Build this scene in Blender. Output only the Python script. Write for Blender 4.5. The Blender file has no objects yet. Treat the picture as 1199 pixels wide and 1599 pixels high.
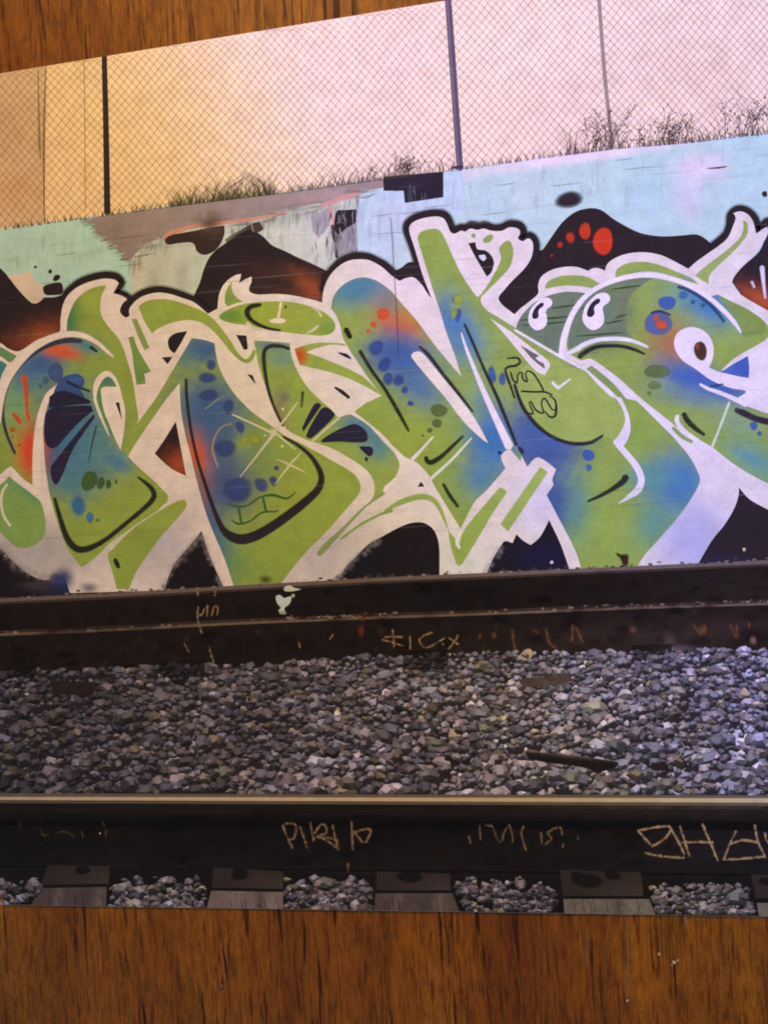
import bpy, math, random
import numpy as np
from mathutils import Vector, Matrix
from mathutils.geometry import delaunay_2d_cdt

random.seed(7)
rng = np.random.default_rng(11)
scene = bpy.context.scene
C = scene.collection

# ------------------------------------------------------------------ camera
# a hand-held phone close above the table, turned a little so that the left
# side of the print is farther away
FPX, CX, CY = 1300.0, 599.5, 799.5          # focal length in photograph pixels
xa = Vector((7845.0, -503.0, -FPX)).normalized()     # print's long direction
ya = Vector((-0.0640, -0.99795, 0.0)); ya = (ya - xa * ya.dot(xa)).normalized()
za = xa.cross(ya)
PRINT = 0.127                               # a 5 x 5 inch print


def ray_hit(px, py, D):
    d = Vector(((px - CX) / FPX, (py - CY) / FPX, 1.0))
    t = D * za.z / d.dot(za)
    p = d * t - Vector((0, 0, D))
    return p.dot(xa), p.dot(ya)


D0 = 0.1
h0 = ray_hit(0, 115, D0)[1] - ray_hit(0, 1413, D0)[1]
DIST = D0 * PRINT / h0
cam_d = bpy.data.cameras.new("camera")
cam = bpy.data.objects.new("camera", cam_d)
C.objects.link(cam)
ex = Vector((xa.x, ya.x, za.x)); ey = Vector((xa.y, ya.y, za.y)); ez = Vector((xa.z, ya.z, za.z))
m3 = Matrix((ex, -ey, -ez)).transposed()
PAPER_Z = 0.00025
cam.matrix_world = Matrix.Translation(-ez * DIST + Vector((0, 0, PAPER_Z))) @ m3.to_4x4()
cam_d.sensor_fit = 'VERTICAL'
cam_d.sensor_height = 36.0
cam_d.lens = FPX / 1599.0 * 36.0
cam_d.clip_start = 0.004
cam_d.clip_end = 20.0
scene.camera = cam
try:
    scene.cycles.filter_width = 1.9
    scene.cycles.max_bounces = 6
    scene.cycles.transparent_max_bounces = 24
except Exception:
    pass

# ------------------------------------------------------------------ light
world = bpy.data.worlds.new("World")
scene.world = world
world.use_nodes = True
bg = world.node_tree.nodes["Background"]
bg.inputs[0].default_value = (0.82, 0.87, 1.0, 1)
bg.inputs[1].default_value = 0.36


def lamp(name, kind, loc, aim, energy, color, **kw):
    d = bpy.data.lights.new(name, kind)
    d.energy = energy
    d.color = color
    for k, v in kw.items():
        setattr(d, k, v)
    o = bpy.data.objects.new(name, d)
    C.objects.link(o)
    o.location = loc
    o.rotation_euler = (Vector(aim) - Vector(loc)).to_track_quat('-Z', 'Y').to_euler()
    return o


def T(px, py):
    return ray_hit(px, py, DIST)


# warm lamp standing beyond the top of the print, its soft pool fading towards the bottom
wl, wt = Vector((-0.14, 0.80, 0.52)), Vector((-0.012, 0.084, 0))
lamp("warm_lamp", 'SPOT', wl, wt, 39.0, (1.0, 0.57, 0.17), spot_size=2 * math.atan(0.128 / (wl - wt).length), spot_blend=1.0, shadow_soft_size=0.03)
# cool lamp whose pool of light ends along a diagonal across the print
pa = Vector((*T(300, 90), 0)); pb = Vector((*T(1010, 1060), 0))
along = (pb - pa).normalized()
nrm = Vector((-along.y, along.x, 0))
if nrm.x < 0:
    nrm = -nrm
POOL_R, POOL_H = 0.90, 0.70
pc = (pa + pb) * 0.5 + nrm * (POOL_R - 0.012)
lamp("violet_lamp", 'SPOT', (pc.x, pc.y, POOL_H), (pc.x, pc.y, 0), 56.0, (0.05, 0.07, 1.0),
     spot_size=2 * math.atan(POOL_R / POOL_H), spot_blend=0.014, shadow_soft_size=0.01)
# yellow green light added beside it, reaching farther left to give a fringe
pc2 = pc - nrm * 0.010
lamp("fringe_light", 'SPOT', (pc2.x, pc2.y, POOL_H), (pc2.x, pc2.y, 0), 15.0, (0.60, 1.0, 0.04),
     spot_size=2 * math.atan(POOL_R / POOL_H), spot_blend=0.014, shadow_soft_size=0.01)

vs = scene.view_settings
vs.view_transform = 'Standard'
vs.look = 'None'
vs.exposure = 0.0
vs.gamma = 1.0


# ------------------------------------------------------------------ materials
def lin(h):
    h = h.lstrip('#')
    v = [int(h[i:i + 2], 16) / 255 for i in (0, 2, 4)]
    return np.array([c / 12.92 if c <= 0.04045 else ((c + 0.055) / 1.055) ** 2.4 for c in v])


def node_mat(name):
    m = bpy.data.materials.new(name)
    m.use_nodes = True
    nt = m.node_tree
    nt.nodes.clear()
    return m, nt


def N(nt, t, **kw):
    n = nt.nodes.new(t)
    for k, v in kw.items():
        setattr(n, k, v)
    return n


def make_ink():
    m, nt = node_mat("photo_ink")
    out = N(nt, 'ShaderNodeOutputMaterial')
    bs = N(nt, 'ShaderNodeBsdfPrincipled')
    tr = N(nt, 'ShaderNodeBsdfTransparent')
    mx = N(nt, 'ShaderNodeMixShader')
    at = N(nt, 'ShaderNodeAttribute', attribute_name='ink')
    tc = N(nt, 'ShaderNodeTexCoord')
    n1 = N(nt, 'ShaderNodeTexNoise'); n1.inputs['Scale'].default_value = 5200; n1.inputs['Detail'].default_value = 1
    n2 = N(nt, 'ShaderNodeTexNoise'); n2.inputs['Scale'].default_value = 420; n2.inputs['Detail'].default_value = 4
    for n in (n1, n2):
        nt.links.new(tc.outputs['Object'], n.inputs['Vector'])
    a = N(nt, 'ShaderNodeMapRange'); a.inputs[1].default_value = 0.25; a.inputs[2].default_value = 0.75
    a.inputs[3].default_value = 0.90; a.inputs[4].default_value = 1.10
    b = N(nt, 'ShaderNodeMapRange'); b.inputs[1].default_value = 0.25; b.inputs[2].default_value = 0.75
    b.inputs[3].default_value = 0.90; b.inputs[4].default_value = 1.10
    nt.links.new(n1.outputs[0], a.inputs[0]); nt.links.new(n2.outputs[0], b.inputs[0])
    mu = N(nt, 'ShaderNodeMath', operation='MULTIPLY')
    nt.links.new(a.outputs[0], mu.inputs[0]); nt.links.new(b.outputs[0], mu.inputs[1])
    vm = N(nt, 'ShaderNodeVectorMath', operation='SCALE')
    nt.links.new(at.outputs['Color'], vm.inputs[0]); nt.links.new(mu.outputs[0], vm.inputs['Scale'])
    hs = N(nt, 'ShaderNodeHueSaturation'); hs.inputs['Saturation'].default_value = 1.0
    nt.links.new(vm.outputs[0], hs.inputs['Color'])
    nt.links.new(hs.outputs[0], bs.inputs['Base Color'])
    bs.inputs['Roughness'].default_value = 0.30
    bs.inputs['IOR'].default_value = 1.45
    bs.inputs['Specular IOR Level'].default_value = 0.2
    nt.links.new(at.outputs['Alpha'], mx.inputs[0])
    nt.links.new(tr.outputs[0], mx.inputs[1]); nt.links.new(bs.outputs[0], mx.inputs[2])
    nt.links.new(mx.outputs[0], out.inputs[0])
    return m


def make_paper():
    m, nt = node_mat("photo_paper")
    out = N(nt, 'ShaderNodeOutputMaterial')
    bs = N(nt, 'ShaderNodeBsdfPrincipled')
    n = N(nt, 'ShaderNodeTexNoise'); n.inputs['Scale'].default_value = 900
    r = N(nt, 'ShaderNodeMapRange'); r.inputs[3].default_value = 0.42; r.inputs[4].default_value = 0.70
    nt.links.new(n.outputs[0], r.inputs[0])
    nt.links.new(r.outputs[0], bs.inputs['Base Color'])
    bs.inputs['Roughness'].default_value = 0.5
    nt.links.new(bs.outputs[0], out.inputs[0])
    return m


def make_wood():
    m, nt = node_mat("varnished_wood")
    L = nt.links.new
    out = N(nt, 'ShaderNodeOutputMaterial')
    bs = N(nt, 'ShaderNodeBsdfPrincipled')
    tc = N(nt, 'ShaderNodeTexCoord')

    def noise(sx, sy, detail=3, rough=0.55, off=0.0, dist=0.0):
        mp = N(nt, 'ShaderNodeMapping')
        mp.inputs['Scale'].default_value = (sx, sy, 1)
        mp.inputs['Location'].default_value = (off, off * 0.7, off * 0.3)
        L(tc.outputs['Object'], mp.inputs['Vector'])
        n = N(nt, 'ShaderNodeTexNoise')
        n.inputs['Scale'].default_value = 1.0
        n.inputs['Detail'].default_value = detail
        n.inputs['Roughness'].default_value = rough
        n.inputs['Distortion'].default_value = dist
        L(mp.outputs[0], n.inputs['Vector'])
        return n.outputs[0]

    def ramp(src, stops):
        r = N(nt, 'ShaderNodeValToRGB')
        e = r.color_ramp.elements
        e[0].position, e[0].color = stops[0][0], (*stops[0][1], 1)
        e[1].position, e[1].color = stops[-1][0], (*stops[-1][1], 1)
        for p, c in stops[1:-1]:
            k = e.new(p); k.color = (*c, 1)
        L(src, r.inputs[0])
        return r.outputs[0]

    def mult(a, b, fac=1.0):
        x = N(nt, 'ShaderNodeMix', data_type='RGBA', blend_type='MULTIPLY')
        x.inputs[0].default_value = fac
        L(a, x.inputs[6]); L(b, x.inputs[7])
        return x.outputs[2]

    broad = noise(95, 16, 3, 0.55, 3.1, 0.6)
    base = ramp(broad, [(0.30, (0.165, 0.047, 0.0036)), (0.50, (0.235, 0.077, 0.0056)), (0.70, (0.325, 0.116, 0.0085))])
    fine = noise(2300, 190, 5, 0.75, 8.0, 1.0)
    c1 = mult(base, ramp(fine, [(0.30, (0.50, 0.44, 0.38)), (0.50, (1.0, 1.0, 1.0)), (0.72, (1.30, 1.28, 1.2))]))
    mott = noise(620, 260, 6, 0.75, 1.0, 0.8)
    c2 = mult(c1, ramp(mott, [(0.32, (0.62, 0.58, 0.52)), (0.62, (1.14, 1.14, 1.14))]))
    pore = noise(1350, 58, 2, 0.5, 21.0, 0.9)
    pmask = ramp(pore, [(0.60, (1, 1, 1)), (0.635, (0.40, 0.32, 0.28)), (0.69, (0.12, 0.08, 0.07))])
    clump = noise(85, 26, 3, 0.6, 40.0, 0.3)
    cm = N(nt, 'ShaderNodeMix', data_type='RGBA', blend_type='MIX')
    cr = N(nt, 'ShaderNodeMapRange'); cr.inputs[1].default_value = 0.40; cr.inputs[2].default_value = 0.55
    L(clump, cr.inputs[0]); L(cr.outputs[0], cm.inputs[0])
    cm.inputs[6].default_value = (1, 1, 1, 1); L(pmask, cm.inputs[7])
    c3 = mult(c2, cm.outputs[2])
    pore2 = noise(2900, 190, 2, 0.5, 55.0, 0.5)
    c4 = mult(c3, ramp(pore2, [(0.54, (1, 1, 1)), (0.70, (0.42, 0.36, 0.33))]))
    L(c4, bs.inputs['Base Color'])
    rr = N(nt, 'ShaderNodeMapRange'); rr.inputs[3].default_value = 0.34; rr.inputs[4].default_value = 0.52
    L(fine, rr.inputs[0]); L(rr.outputs[0], bs.inputs['Roughness'])
    bs.inputs['IOR'].default_value = 1.45
    bs.inputs['Specular IOR Level'].default_value = 0.22
    bp = N(nt, 'ShaderNodeBump'); bp.inputs['Strength'].default_value = 0.35; bp.inputs['Distance'].default_value = 0.0002
    sep = N(nt, 'ShaderNodeRGBToBW'); L(pmask, sep.inputs[0]); L(sep.outputs[0], bp.inputs['Height'])
    L(bp.outputs[0], bs.inputs['Normal'])
    L(bs.outputs[0], out.inputs[0])
    return m


INK = make_ink()
PAPER = make_paper()
WOOD = make_wood()


# ------------------------------------------------------------------ helpers
def link_mesh(name, me, mat, parent=None):
    me.materials.append(mat)
    o = bpy.data.objects.new(name, me)
    C.objects.link(o)
    if parent:
        o.parent = parent
    return o


def box_mesh(x0, x1, y0, y1, z0, z1, bev=0.0):
    import bmesh
    bm = bmesh.new()
    bmesh.ops.create_cube(bm, size=1)
    for v in bm.verts:
        v.co = Vector(((x0 + x1) / 2 + v.co.x * (x1 - x0), (y0 + y1) / 2 + v.co.y * (y1 - y0), (z0 + z1) / 2 + v.co.z * (z1 - z0)))
    if bev:
        bmesh.ops.bevel(bm, geom=bm.edges[:], offset=bev, segments=3, affect='EDGES', profile=0.5)
    me = bpy.data.meshes.new("m")
    bm.to_mesh(me); bm.free()
    return me


LEVEL = 4e-6
_cnt = [0]


def nxt():
    _cnt[0] += 1
    return (_cnt[0] % 60) * 0.008


def Z(level):
    return PAPER_Z + LEVEL * (level + 1)


def TA(P):
    """photograph pixels (n,2) -> table plane (n,2)"""
    P = np.asarray(P, float)
    dx = (P[:, 0] - CX) / FPX; dy = (P[:, 1] - CY) / FPX
    den = dx * za.x + dy * za.y + za.z
    t = DIST * za.z / den
    q = np.stack([dx * t, dy * t, t - DIST], 1)
    return np.stack([q @ np.array(xa), q @ np.array(ya)], 1)


def parse(s):
    pts = []
    for tok in s.split():
        c = tok.endswith('*')
        a, b = tok.rstrip('*').split(',')
        pts.append((float(a), float(b), c))
    return pts


def catmull(P, closed, sub=4):
    P = np.asarray(P, float)
    n = len(P)
    if n < 3:
        return [tuple(p) for p in P]
    out = []
    segs = n if closed else n - 1
    for i in range(segs):
        p1, p2 = P[i % n], P[(i + 1) % n]
        p0 = P[(i - 1) % n] if closed or i > 0 else p1
        p3 = P[(i + 2) % n] if closed or i + 2 < n else p2
        d = np.linalg.norm(p2 - p1)
        k = max(1, min(sub, int(d / 3)))
        # keep tangents short where neighbours are much farther apart
        t1 = (p2 - p0) * 0.5; t2 = (p3 - p1) * 0.5
        for t_ in (t1, t2):
            l = np.linalg.norm(t_)
            if l > 1.2 * d and l > 0:
                t_ *= 1.2 * d / l
        for j in range(k):
            u = j / k
            h00 = 2 * u**3 - 3 * u**2 + 1; h10 = u**3 - 2 * u**2 + u
            h01 = -2 * u**3 + 3 * u**2; h11 = u**3 - u**2
            out.append(tuple(h00 * p1 + h10 * t1 + h01 * p2 + h11 * t2))
    if not closed:
        out.append(tuple(P[-1]))
    return out


def outline(s):
    """closed outline; points marked * are sharp corners"""
    pts = parse(s) if isinstance(s, str) else [(*p[:2], False) for p in s]
    cor = [i for i, p in enumerate(pts) if p[2]]
    if not cor:
        return catmull([p[:2] for p in pts], True)
    pts = pts[cor[0]:] + pts[:cor[0]]
    cor = [i for i, p in enumerate(pts) if p[2]] + [len(pts)]
    ext = pts + [pts[0]]
    out = []
    for a, b in zip(cor[:-1], cor[1:]):
        out += catmull([p[:2] for p in ext[a:b + 1]], False)[:-1]
    return out


# edges of the print in the table plane
PY1 = 0.5 * (T(0, 115)[1] + T(700, 0)[1])
PY0 = PY1 - PRINT
PXC = T(600, 800)[0]
PX0, PX1 = PXC - PRINT / 2, PXC + PRINT / 2
BORDER = 0.00007


def clip_plane(Q):
    """clip a polygon given in the table plane to the printed area"""
    for ax, lim, sg in ((0, PX0, 1), (0, PX1, -1), (1, PY0 + BORDER, 1), (1, PY1, -1)):
        out = []
        n = len(Q)
        for i in range(n):
            a, b = Q[i], Q[(i + 1) % n]
            da, db = sg * (a[ax] - lim), sg * (b[ax] - lim)
            if da >= 0:
                out.append(a)
            if (da >= 0) != (db >= 0):
                t = da / (da - db)
                out.append((a[0] + (b[0] - a[0]) * t, a[1] + (b[1] - a[1]) * t))
        Q = out
        if len(Q) < 3:
            return []
    return Q


def to_px(Q):
    """table plane -> photograph pixels (for colour lookups only)"""
    Q = np.asarray(Q, float)
    P = Q[:, :1] * np.array(xa) + Q[:, 1:2] * np.array(ya) + np.array([0, 0, DIST])
    return np.stack([P[:, 0] / P[:, 2] * FPX + CX, P[:, 1] / P[:, 2] * FPX + CY], 1)


def set_ink(me, cols, domain='POINT'):
    at = me.color_attributes.new('ink', 'FLOAT_COLOR', domain)
    at.data.foreach_set('color', np.ascontiguousarray(cols, dtype=np.float32).ravel())


MM = 0.0000905            # about one photograph pixel on the table, in metres


def flat_mesh(polys, spacing=None):
    """triangulate outlines (photograph pixels), adding inner points; -> verts, tris"""
    vs_, fs_, inner = [], [], []
    for P in polys:
        Q = clip_plane([tuple(q) for q in TA(P)])
        if len(Q) < 3:
            continue
        Qn = [Q[0]]
        for q in Q[1:]:
            if abs(q[0] - Qn[-1][0]) + abs(q[1] - Qn[-1][1]) > 2e-6:
                Qn.append(q)
        if spacing:
            st = spacing * MM * 1.5
            Q2 = []
            for i in range(len(Qn)):
                a, b = Qn[i], Qn[(i + 1) % len(Qn)]
                k = max(1, int(math.hypot(b[0] - a[0], b[1] - a[1]) / st))
                for j in range(k):
                    Q2.append((a[0] + (b[0] - a[0]) * j / k, a[1] + (b[1] - a[1]) * j / k))
            Qn = Q2
        b0 = len(vs_)
        vs_ += Qn
        fs_.append(list(range(b0, b0 + len(Qn))))
        if spacing:
            A = np.array(Qn)
            s = spacing * MM
            gx, gy = np.meshgrid(np.arange(A[:, 0].min() + s / 2, A[:, 0].max(), s), np.arange(A[:, 1].min() + s / 2, A[:, 1].max(), s))
            g = np.stack([gx.ravel(), gy.ravel()], 1)
            g += (rng.random(g.shape) - 0.5) * s * 0.3
            x, y = g[:, 0], g[:, 1]
            ins = np.zeros(len(g), bool)
            near = np.zeros(len(g), bool)
            for i in range(len(A)):
                p, q = A[i], A[(i + 1) % len(A)]
                cr = ((p[1] > y) != (q[1] > y))
                if q[1] != p[1]:
                    ins ^= cr & (x < (q[0] - p[0]) * (y - p[1]) / (q[1] - p[1]) + p[0])
            inner += [tuple(v) for v in g[ins]]
    if not fs_:
        return None
    K = 1000.0
    allv = [Vector((v[0] * K, v[1] * K)) for v in vs_ + inner]
    r = delaunay_2d_cdt(allv, [], fs_, 1, 1e-6)
    V = np.array([(v[0] / K, v[1] / K) for v in r[0]])
    return V, [tuple(f) for f in r[2]]


def field(base, *blobs, noise=0.0, grow=None):
    """colour as a function of place: a base ink and sprayed clouds of other inks
    (cx, cy, rx, ry, angle, ink, strength, hardness)"""
    b0 = lin(base)

    def f(x, y):
        c = np.tile(b0, (len(x), 1))
        wob = 0.10 * (np.sin(x * 0.31 + y * 0.17) + np.sin(x * 0.13 - y * 0.27 + 1.3))
        for bl in blobs:
            cx, cy, rx, ry, an, ink, st = bl[:7]
            hd = bl[7] if len(bl) > 7 else 1.0
            a = math.radians(an)
            dx, dy = x - cx, y - cy
            u = (dx * math.cos(a) + dy * math.sin(a)) / rx
            v = (-dx * math.sin(a) + dy * math.cos(a)) / ry
            w = st * np.exp(-((u * u + v * v) * (1 + wob)) ** hd)
            c = c * (1 - w[:, None]) + lin(ink) * w[:, None]
        if noise:
            nz = np.sin(x * 0.9 + 3 * np.sin(y * 0.35)) * np.sin(y * 1.1 + 2 * np.sin(x * 0.23)) + rng.normal(0, 0.7, len(x))
            c = c * (1 + noise * nz[:, None])
        return np.clip(c, 0, 1)
    return f


def area(name, parent, s, ink, level, spacing=None, alpha=1.0, extra=()):
    """one flat printed area"""
    polys = [outline(q) for q in ([s] + list(extra))]
    fn = ink if callable(ink) else None
    level += nxt()
    r = flat_mesh(polys, spacing or (6 if fn else None))
    if r is None:
        return None
    V, F = r
    me = bpy.data.meshes.new(name)
    me.from_pydata([(v[0], v[1], Z(level)) for v in V], [], F)
    if fn:
        P = to_px(V)
        col = fn(P[:, 0], P[:, 1])
    else:
        col = np.tile(lin(ink), (len(V), 1))
    set_ink(me, np.concatenate([col, np.full((len(V), 1), alpha)], 1))
    fix_up(me)
    return link_mesh(name, me, INK, parent)


def fix_up(me):
    n = len(me.polygons)
    nz = np.zeros(n * 3)
    me.polygons.foreach_get('normal', nz)
    if nz[2::3].sum() < 0:
        me.flip_normals()


def ribbon(pts, w):
    """outline of a line of varying width"""
    P = np.array(pts, float)
    n = len(P)
    if np.isscalar(w):
        w = [w, w]
    W = np.interp(np.linspace(0, 1, n), np.linspace(0, 1, len(w)), w) * 0.5
    d = np.zeros_like(P)
    d[1:-1] = P[2:] - P[:-2]
    d[0] = P[1] - P[0]; d[-1] = P[-1] - P[-2]
    d /= np.linalg.norm(d, axis=1)[:, None] + 1e-9
    nn = np.stack([-d[:, 1], d[:, 0]], 1)
    L_ = P + nn * W[:, None]; R_ = P - nn * W[:, None]
    # rounded ends
    e0 = P[0] - d[0] * W[0] * 0.7; e1 = P[-1] + d[-1] * W[-1] * 0.7
    return [tuple(e0)] + [tuple(p) for p in L_] + [tuple(e1)] + [tuple(p) for p in R_[::-1]]


def open_line(s):
    pts = parse(s) if isinstance(s, str) else [(*p[:2], False) for p in s]
    cor = [0] + [i for i, p in enumerate(pts) if p[2] and 0 < i < len(pts) - 1] + [len(pts) - 1]
    out = []
    for a, b in zip(cor[:-1], cor[1:]):
        out += catmull([p[:2] for p in pts[a:b + 1]], False)[:-1]
    out.append(pts[-1][:2])
    return out


def strip_geo(P, W0, level, rgba, V, F, Cc, shade=None):
    """quads along a line appended to lists (cheap, may overlap itself)"""
    rb = ribbon(P, W0)
    n = len(P)
    Q = TA(rb)
    b = len(V)
    for q in Q:
        V.append((min(max(q[0], PX0), PX1), min(max(q[1], PY0 + BORDER), PY1), Z(level)))
        Cc.append(rgba)
    # layout: e0, L0..Ln-1, e1, Rn-1..R0
    Li = [b + 1 + i for i in range(n)]
    Ri = [b + 2 * n + 1 - i for i in range(n)]
    F.append((b, Ri[0], Li[0]))
    for i in range(n - 1):
        F.append((Li[i], Ri[i], Ri[i + 1], Li[i + 1]))
    F.append((Li[-1], Ri[-1], b + 1 + n))


def strokes(name, parent, lines, ink, level, alpha=1.0):
    """lines: [(points, width)] drawn as one mark"""
    V, F, Cc = [], [], []
    level += nxt()
    rgba = (*lin(ink), alpha)
    halo = {"letter_shadow_line": ((7, .22), (3, .35)), "dark_line": ((3.0, .22), (1.4, .35)), "highlight_line": ((2.4, .25),), "scratched_writing": ((2.0, .2),)}.get(name, ())
    for k, (s, w) in enumerate(lines):
        P = open_line(s)
        for j, (dw, da) in enumerate(halo):      # the thin spray at the rim of a line
            strip_geo(P, [v + dw for v in w], level - 0.01 + 0.02 * k + 0.004 * j, (*rgba[:3], alpha * da), V, F, Cc)
        strip_geo(P, w, level + 0.02 * k, rgba, V, F, Cc)
    me = bpy.data.meshes.new(name)
    me.from_pydata(V, [], F)
    set_ink(me, np.array(Cc))
    fix_up(me)
    return link_mesh(name, me, INK, parent)


def spot(name, parent, cx, cy, rx, ry, ang, ink, level, alpha=1.0, soft=0.25, wob=0.06, seg=22):
    """dab of spray paint with a soft rim"""
    a = math.radians(ang)
    rings = [0.0, max(0.05, 1 - soft), 1 - soft * 0.5, 1.0] if soft < 0.9 else [0, .2, .4, .6, .8, 1.0]
    al = [1, 1, 0.55, 0] if soft < 0.9 else [1, .86, .58, .30, .09, 0]
    ph = random.random() * 6
    level += nxt()
    V, F, Cc = [], [], []
    rgb = lin(ink)
    for ri, (r, aa) in enumerate(zip(rings, al)):
        for k in range(1 if ri == 0 else seg):
            t = 2 * math.pi * k / seg
            rr = r * (1 + wob * math.sin(2 * t + ph) + wob * 0.6 * math.sin(3 * t + 2 * ph))
            u, v = rx * rr * math.cos(t), ry * rr * math.sin(t)
            V.append((cx + u * math.cos(a) - v * math.sin(a), cy + u * math.sin(a) + v * math.cos(a)))
            Cc.append((*rgb, aa * alpha))
    for k in range(seg):
        F.append((0, 1 + k, 1 + (k + 1) % seg))
    for ri in range(1, len(rings) - 1):
        b0 = 1 + (ri - 1) * seg; b1 = b0 + seg
        for k in range(seg):
            F.append((b0 + k, b1 + k, b1 + (k + 1) % seg, b0 + (k + 1) % seg))
    Q = TA(V)
    me = bpy.data.meshes.new(name)
    me.from_pydata([(min(max(q[0], PX0), PX1), min(max(q[1], PY0 + BORDER), PY1), Z(level)) for q in Q], [], F)
    set_ink(me, np.array(Cc))
    fix_up(me)
    return link_mesh(name, me, INK, parent)


def tag(o, label, cat=None, kind=None, group=None):
    if label: o['label'] = label
    if cat: o['category'] = cat
    if kind: o['kind'] = kind
    if group: o['group'] = group
    return o


def empty(name, parent=None, loc=(0, 0, 0)):
    o = bpy.data.objects.new(name, None)
    o.empty_display_size = 0.01
    C.objects.link(o)
    o.location = loc
    if parent: o.parent = parent
    return o

#==BODY==
# ------------------------------------------------------------------ table
table = link_mesh("table_top", box_mesh(-0.32, 0.32, -0.28, 0.28, -0.022, 0.0, 0.003), WOOD)
tag(table, "varnished orange brown wooden table top with dark open grain", kind="structure")

def table_mark(name, lines, ink, alpha):
    V, F, Cc = [], [], []
    for k, (q, w) in enumerate(lines):
        P = np.array(open_line(q)); rb = ribbon(P, w); n = len(P); b = len(V)
        for x_, y_ in TA(rb):
            V.append((x_, y_, 0.00002 + 2e-7 * k)); Cc.append((*lin(ink), alpha))
        Li = [b + 1 + i for i in range(n)]; Ri = [b + 2 * n + 1 - i for i in range(n)]
        F.append((b, Ri[0], Li[0]))
        for i in range(n - 1): F.append((Li[i], Ri[i], Ri[i + 1], Li[i + 1]))
        F.append((Li[-1], Ri[-1], b + 1 + n))
    me = bpy.data.meshes.new(name); me.from_pydata(V, [], F); set_ink(me, np.array(Cc)); fix_up(me)
    return link_mesh(name, me, INK, table)


table_mark("scratch", [("978,1436 980,1470 981,1500 976,1535 978,1562", [3, 4, 3.5, 4, 1.5])], '8a7a5c', .42)
table_mark("scratch", [("915,1450 917,1480 916,1512", [1.5, 3, 1.5])], '8a7a66', .45)
table_mark("scratch", [("1070,1432 1072,1446", [3, 1.5])], '9a92a0', .5)
table_mark("scratch", [("1112,1460 1124,1505 1131,1545 1134,1575", [1, 2.5, 3, 1])], '9a7048', .4)
table_mark("scratch", [("948,1450 948,1490 947,1520", [1, 1.6, 1])], '8a7a60', .35)


def crumb(px, py, r, ink):
    import bmesh
    bm = bmesh.new(); bmesh.ops.create_icosphere(bm, subdivisions=1, radius=r * MM)
    for v in bm.verts: v.co *= random.uniform(.7, 1.3)
    for v in bm.verts: v.co.z *= .6
    me = bpy.data.meshes.new("crumb"); bm.to_mesh(me); bm.free()
    set_ink(me, np.tile(np.array([*lin(ink), 1.0]), (len(me.vertices), 1)))
    x_, y_ = T(px, py)
    o = link_mesh("crumb", me, INK, table); o.location = (x_, y_, r * MM * .35)


for c_ in ((1029, 1491, 3.0, 'b8aa80'), (1052, 1504, 2.6, 'c2baa0'), (1058, 1501, 2.0, 'b4ac98'), (1049, 1508, 1.6, 'a89c88'), (979, 1564, 2.4, 'b8b0a0'), (1002, 1577, 1.6, '9a8c70'), (345, 1541, 4.0, '7a5a48'), (341, 1546, 3.0, '74543f')):
    crumb(*c_)

# ------------------------------------------------------------------ the print
pr = empty("photo_print")
tag(pr, "glossy photo print of a graffiti wall and railway tracks lying on the wooden table", "photo print")
link_mesh("paper_sheet", box_mesh(PX0, PX1, PY0, PY1, 0.00002, PAPER_Z), PAPER, pr)

XL, XR = -110, 1320
topline = lambda x: 115 - 0.1643 * x
WT = [(-110, 373), (0, 358), (165, 335), (300, 317), (450, 299), (600, 278), (715, 264), (840, 246), (960, 231), (1080, 221), (1199, 207), (1320, 191)]
wtop = lambda x: float(np.interp(x, [p[0] for p in WT], [p[1] for p in WT]))
RT = [(-110, 944), (0, 938), (180, 929), (400, 916), (600, 905), (800, 896), (1000, 887), (1199, 878), (1320, 873)]
rtop = lambda x: float(np.interp(x, [p[0] for p in RT], [p[1] for p in RT]))
RM = [(-110, 996), (0, 991), (150, 985), (300, 977), (400, 972), (600, 964), (800, 957), (1000, 949), (1199, 943), (1320, 938)]
rmid = lambda x: float(np.interp(x, [p[0] for p in RM], [p[1] for p in RM]))
RB = [(-110, 1060), (0, 1055), (60, 1050), (150, 1047), (300, 1043), (400, 1041), (500, 1032), (700, 1026), (800, 1022), (900, 1022), (1199, 1013), (1320, 1010)]
rbot = lambda x: float(np.interp(x, [p[0] for p in RB], [p[1] for p in RB]))


def S(pts):
    return " ".join("%g,%g*" % (p[0], p[1]) for p in pts)


# ---- sky
sky_f = field('ffe9d6', (60, 180, 300, 420, -38, 'f4d8a6', 0.95, 2.5), (900, 60, 300, 90, -8, 'ffeede', 0.8), (930, 150, 160, 60, -30, 'f4ded0', .5),  # left tan also paints the warm side of the lamp edge into the ink
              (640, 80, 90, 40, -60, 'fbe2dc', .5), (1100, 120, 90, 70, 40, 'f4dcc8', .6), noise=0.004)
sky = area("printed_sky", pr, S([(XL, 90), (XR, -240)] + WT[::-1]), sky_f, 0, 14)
bl = area("printed_building", pr, S([(XL, 60), (75, 60), (70, wtop(70)), (XL, wtop(XL))]),
          field('dcc09a', (0, 200, 90, 50, 0, 'cdae88', .8), (30, 300, 60, 30, 0, 'd3ab80', .7), noise=0.02), 1, 8)
strokes("building_edge", bl, [([(72, 96), (69, 220), (70, wtop(70))], [1.2, 3, 2])], '6d5238', 1.6, .55)
strokes("building_edge", bl, [([(60, 98), (62, 215), (64, 250)], [1.2, 4, 1])], '5d452f', 1.6, .38)

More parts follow.
